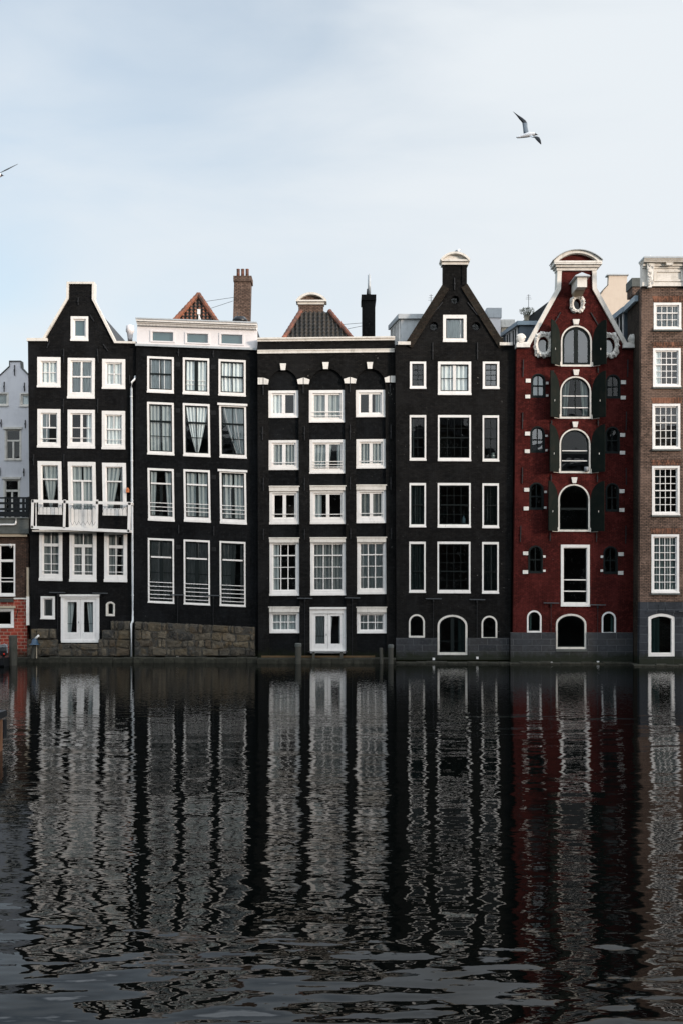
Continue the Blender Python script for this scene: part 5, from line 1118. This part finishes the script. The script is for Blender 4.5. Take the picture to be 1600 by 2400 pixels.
# ================================================================== gulls
GW = mat_paint('gull_white', (.72, .73, .75), .7, dirt=.15, streak=False); GG = mat_paint('gull_grey', (.16, .19, .22), .7, dirt=.2, streak=False); GB = mat_paint('gull_black', (.012, .014, .018), .6, dirt=.1, streak=False); GY = mat_paint('gull_beak', (.10, .05, .03), .5, dirt=.1, streak=False)
def loft(mb, rings, mats):
    n = len(rings[0]); o = len(mb.v); mb.v += [Vector(p) for r in rings for p in r]
    for k in range(len(rings)-1):
        m_ = mb.mi(mats[k])
        for j in range(n): mb.f.append((o+k*n+j, o+k*n+(j+1) % n, o+(k+1)*n+(j+1) % n, o+(k+1)*n+j)); mb.m.append(m_); mb.col.append(None)
    for k, m_ in ((0, mats[0]), (len(rings)-1, mats[-1])): mb.f.append(tuple(o+k*n+j for j in range(n))); mb.m.append(mb.mi(m_)); mb.col.append(None)
def gull(name, D, body, wings, label, origin, depth_dir=0.0):
    """body: list of (px,py,r_px,mat); wings: list of sections (lead px,py, trail px,py, depth m, thickness m, mat)"""
    s = D/FPX; loc = PT(*origin, D); mb = MB(); rings = []
    for i, (x, y, r_, m_) in enumerate(body):
        p0 = body[max(0, i-1)]; p1 = body[min(len(body)-1, i+1)]; dx, dy = p1[0]-p0[0], p1[1]-p0[1]; l = math.hypot(dx, dy); c = PT(x, y, D)
        u = Vector((-dy/l*-1, 0, -dx/l*-1)); u = Vector((dy/l, 0, dx/l)); rings.append([c+(u*math.cos(t)+Vector((0, 1, 0))*math.sin(t))*r_*s for t in [2*math.pi*j/14 for j in range(14)]])
    loft(mb, rings, [b[3] for b in body[:-1]])
    for wsec in wings:
        rg = []
        for (lx, ly, tx, ty, dep, th, m_) in wsec:
            a = PT(lx, ly, D+dep); b = PT(tx, ty, D+dep); ch = b-a; nr = Vector((0, -1, 0)) if ch.length < 1e-5 else ch.cross(Vector((0, 0, 1))).cross(ch).normalized() if False else Vector((0, -1, 0))
            rg.append([a, a.lerp(b, .25)+nr*th, a.lerp(b, .6)+nr*th*.6, b, a.lerp(b, .6)-nr*th*.35, a.lerp(b, .25)-nr*th*.5])
        loft(mb, rg, [w_[6] for w_ in wsec[:-1]])
    mb.v = [v-loc for v in mb.v]; o = mb.build(name, None, smooth=True); o.location = loc; tag(o, label, 'gull'); return o
gull('gull', 22.0, [(1208, 321.2, .5, GW), (1211, 321.8, 2.2, GW), (1216, 321.3, 2.6, GW), (1223, 319.5, 3.8, GW), (1231, 317.2, 5.2, GW), (1239, 315.4, 5.6, GW), (1245, 314.6, 4.6, GW), (1249, 314.2, 3.9, GW), (1252, 314.4, 3.6, GB), (1254.5, 315, 2.2, GB), (1257, 315.6, .9, GY), (1260, 316, .25, GY)],
     [[(1238, 315, 1226, 315.5, .03, .025, GG), (1236.8, 306, 1225, 308, .07, .022, GG), (1234.6, 297, 1224, 298, .12, .018, GG), (1234.3, 288.5, 1222.5, 288, .18, .016, GB), (1230.5, 282, 1220, 284.5, .2, .014, GB), (1223, 276, 1215, 279, .22, .011, GB), (1212, 269, 1209.5, 271.5, .24, .007, GB), (1200, 260.6, 1200.4, 261.2, .26, .002, GB)],
      [(1246, 318, 1238, 319.5, -.05, .025, GW), (1250, 319.8, 1246, 322.5, -.16, .02, GB), (1257, 319.3, 1251, 323, -.28, .018, GB), (1262.5, 321.5, 1255, 328, -.36, .014, GB), (1266, 328.5, 1260, 333, -.4, .008, GB), (1267.4, 338, 1266, 338.6, -.42, .002, GB)]],
     'gull gliding with black underwings, high in the sky at the right', (1235, 317))
gull('gull', 26.0, [(-28, 409, .4, GW), (-24, 410, 2, GW), (-16, 410.5, 3.4, GW), (-6, 411, 4.6, GW), (1, 411, 4.3, GW), (4, 410.5, 3.2, GB), (6, 411, 2, GB), (8, 411.6, .7, GY), (10.5, 411.8, .2, GY)],
     [[(2, 405, -8, 409, .05, .02, GG), (10, 399, 6, 404, .25, .014, GG), (22, 393, 20, 397.5, .42, .01, GG), (33, 387.8, 31, 391.3, .5, .008, GG), (43.5, 383.6, 43, 384.8, .55, .002, GB)],
      [(1, 413, -8, 413, -.05, .02, GG), (-6, 424, -16, 422, -.2, .016, GG), (-20, 436, -26, 433, -.3, .012, GB), (-34, 444, -35, 443, -.36, .002, GB)]],
     'gull flying in from the left edge, one thin wing in view', (0, 411))
gull('gull', 50.4, [(1061, 593, .3, GB), (1063.5, 591.3, 1.2, GG), (1067, 589.4, 2.4, GG), (1071, 587.8, 3, GW), (1074, 586, 2.3, GW), (1076, 585, 1.8, GW), (1078, 585.3, .6, GY), (1079.3, 585.6, .2, GY)],
     [[(1074, 587, 1070, 590, -.03, .02, GG), (1068, 588.5, 1065, 591.2, -.05, .02, GG), (1061.5, 592, 1061.2, 592.6, -.03, .004, GB)]], 'grey and white gull perched on the white arched cap of the steep black gable', (1070, 592))
for o in [bpy.data.objects[-1]] if False else []: pass
gull('gull', 48.6, [(1520.3, 609, .3, GB), (1521, 607.5, 1.3, GG), (1521.8, 605, 1.8, GW), (1522.2, 602.4, 1.4, GW), (1522.4, 600, .9, GW), (1522.4, 598.6, .8, GW), (1523.4, 598.4, .2, GY)],
     [[(1522, 603, 1520.4, 604, -.04, .01, GG), (1520.6, 608, 1520.3, 608.4, -.03, .003, GB)]], 'tiny gull standing on the cream cornice of the brown brick house', (1521.5, 609))

# ================================================================== houses on the near bank, behind the viewer (the panes and the water mirror them)
def bank_house(x0, x1, H, mat, label, rn):
    root = bpy.data.objects.new('bank_house', None); COL.objects.link(root); root.location = ((x0+x1)/2, -66, 1.1); tag(root, label, 'house', 'houses on the near bank')
    w = (x1-x0)/2; mb = MB(); mb.box((-w, -12, 0), (w, 0, H), mat); mb.build('wall', root)
    mb = MB(); mb.add([(-w, 0, H), (w, 0, H), (w, -12, H), (-w, -12, H), (-w, -6, H+3), (w, -6, H+3)], [(0, 1, 5, 4), (2, 3, 4, 5), (0, 4, 3), (1, 2, 5)], SLATE); mb.build('roof', root)
    n = max(2, int(w*2/2.2)); z = 1.0
    while z < H-2:
        for i in range(n):
            x = -w+(i+.5)*2*w/n; mb = MB(); mb.box((x-.5, 0, z), (x+.5, .05, z+1.7), WHT); o = mb.build('window', root); mb = MB(); mb.box((x-.42, .05, z+.08), (x+.42, .06, z+1.62), DARKP); mb.build('pane', o)
        z += 3.1
rn = random.Random(21); x = -62; k = 0
cols = ['brown', 'dark grey', 'red brown', 'grey', 'dark brown']
for wd, H in ((15, 16.5), (12, 19), (14, 17), (13, 20.5), (12, 18), (14, 20), (13, 17.5), (15, 19.5), (14, 18), (15, 20), (14, 17), (15, 19)):
    bank_house(x, x+wd-.2, H, (BRND, BRNS, BRND, BLK2, BRNS)[k % 5], 'dark brick house number %s from the left on the near bank' % ['one', 'two', 'three', 'four', 'five', 'six', 'seven', 'eight', 'nine', 'ten', 'eleven', 'twelve'][k], rn); x += wd; k += 1
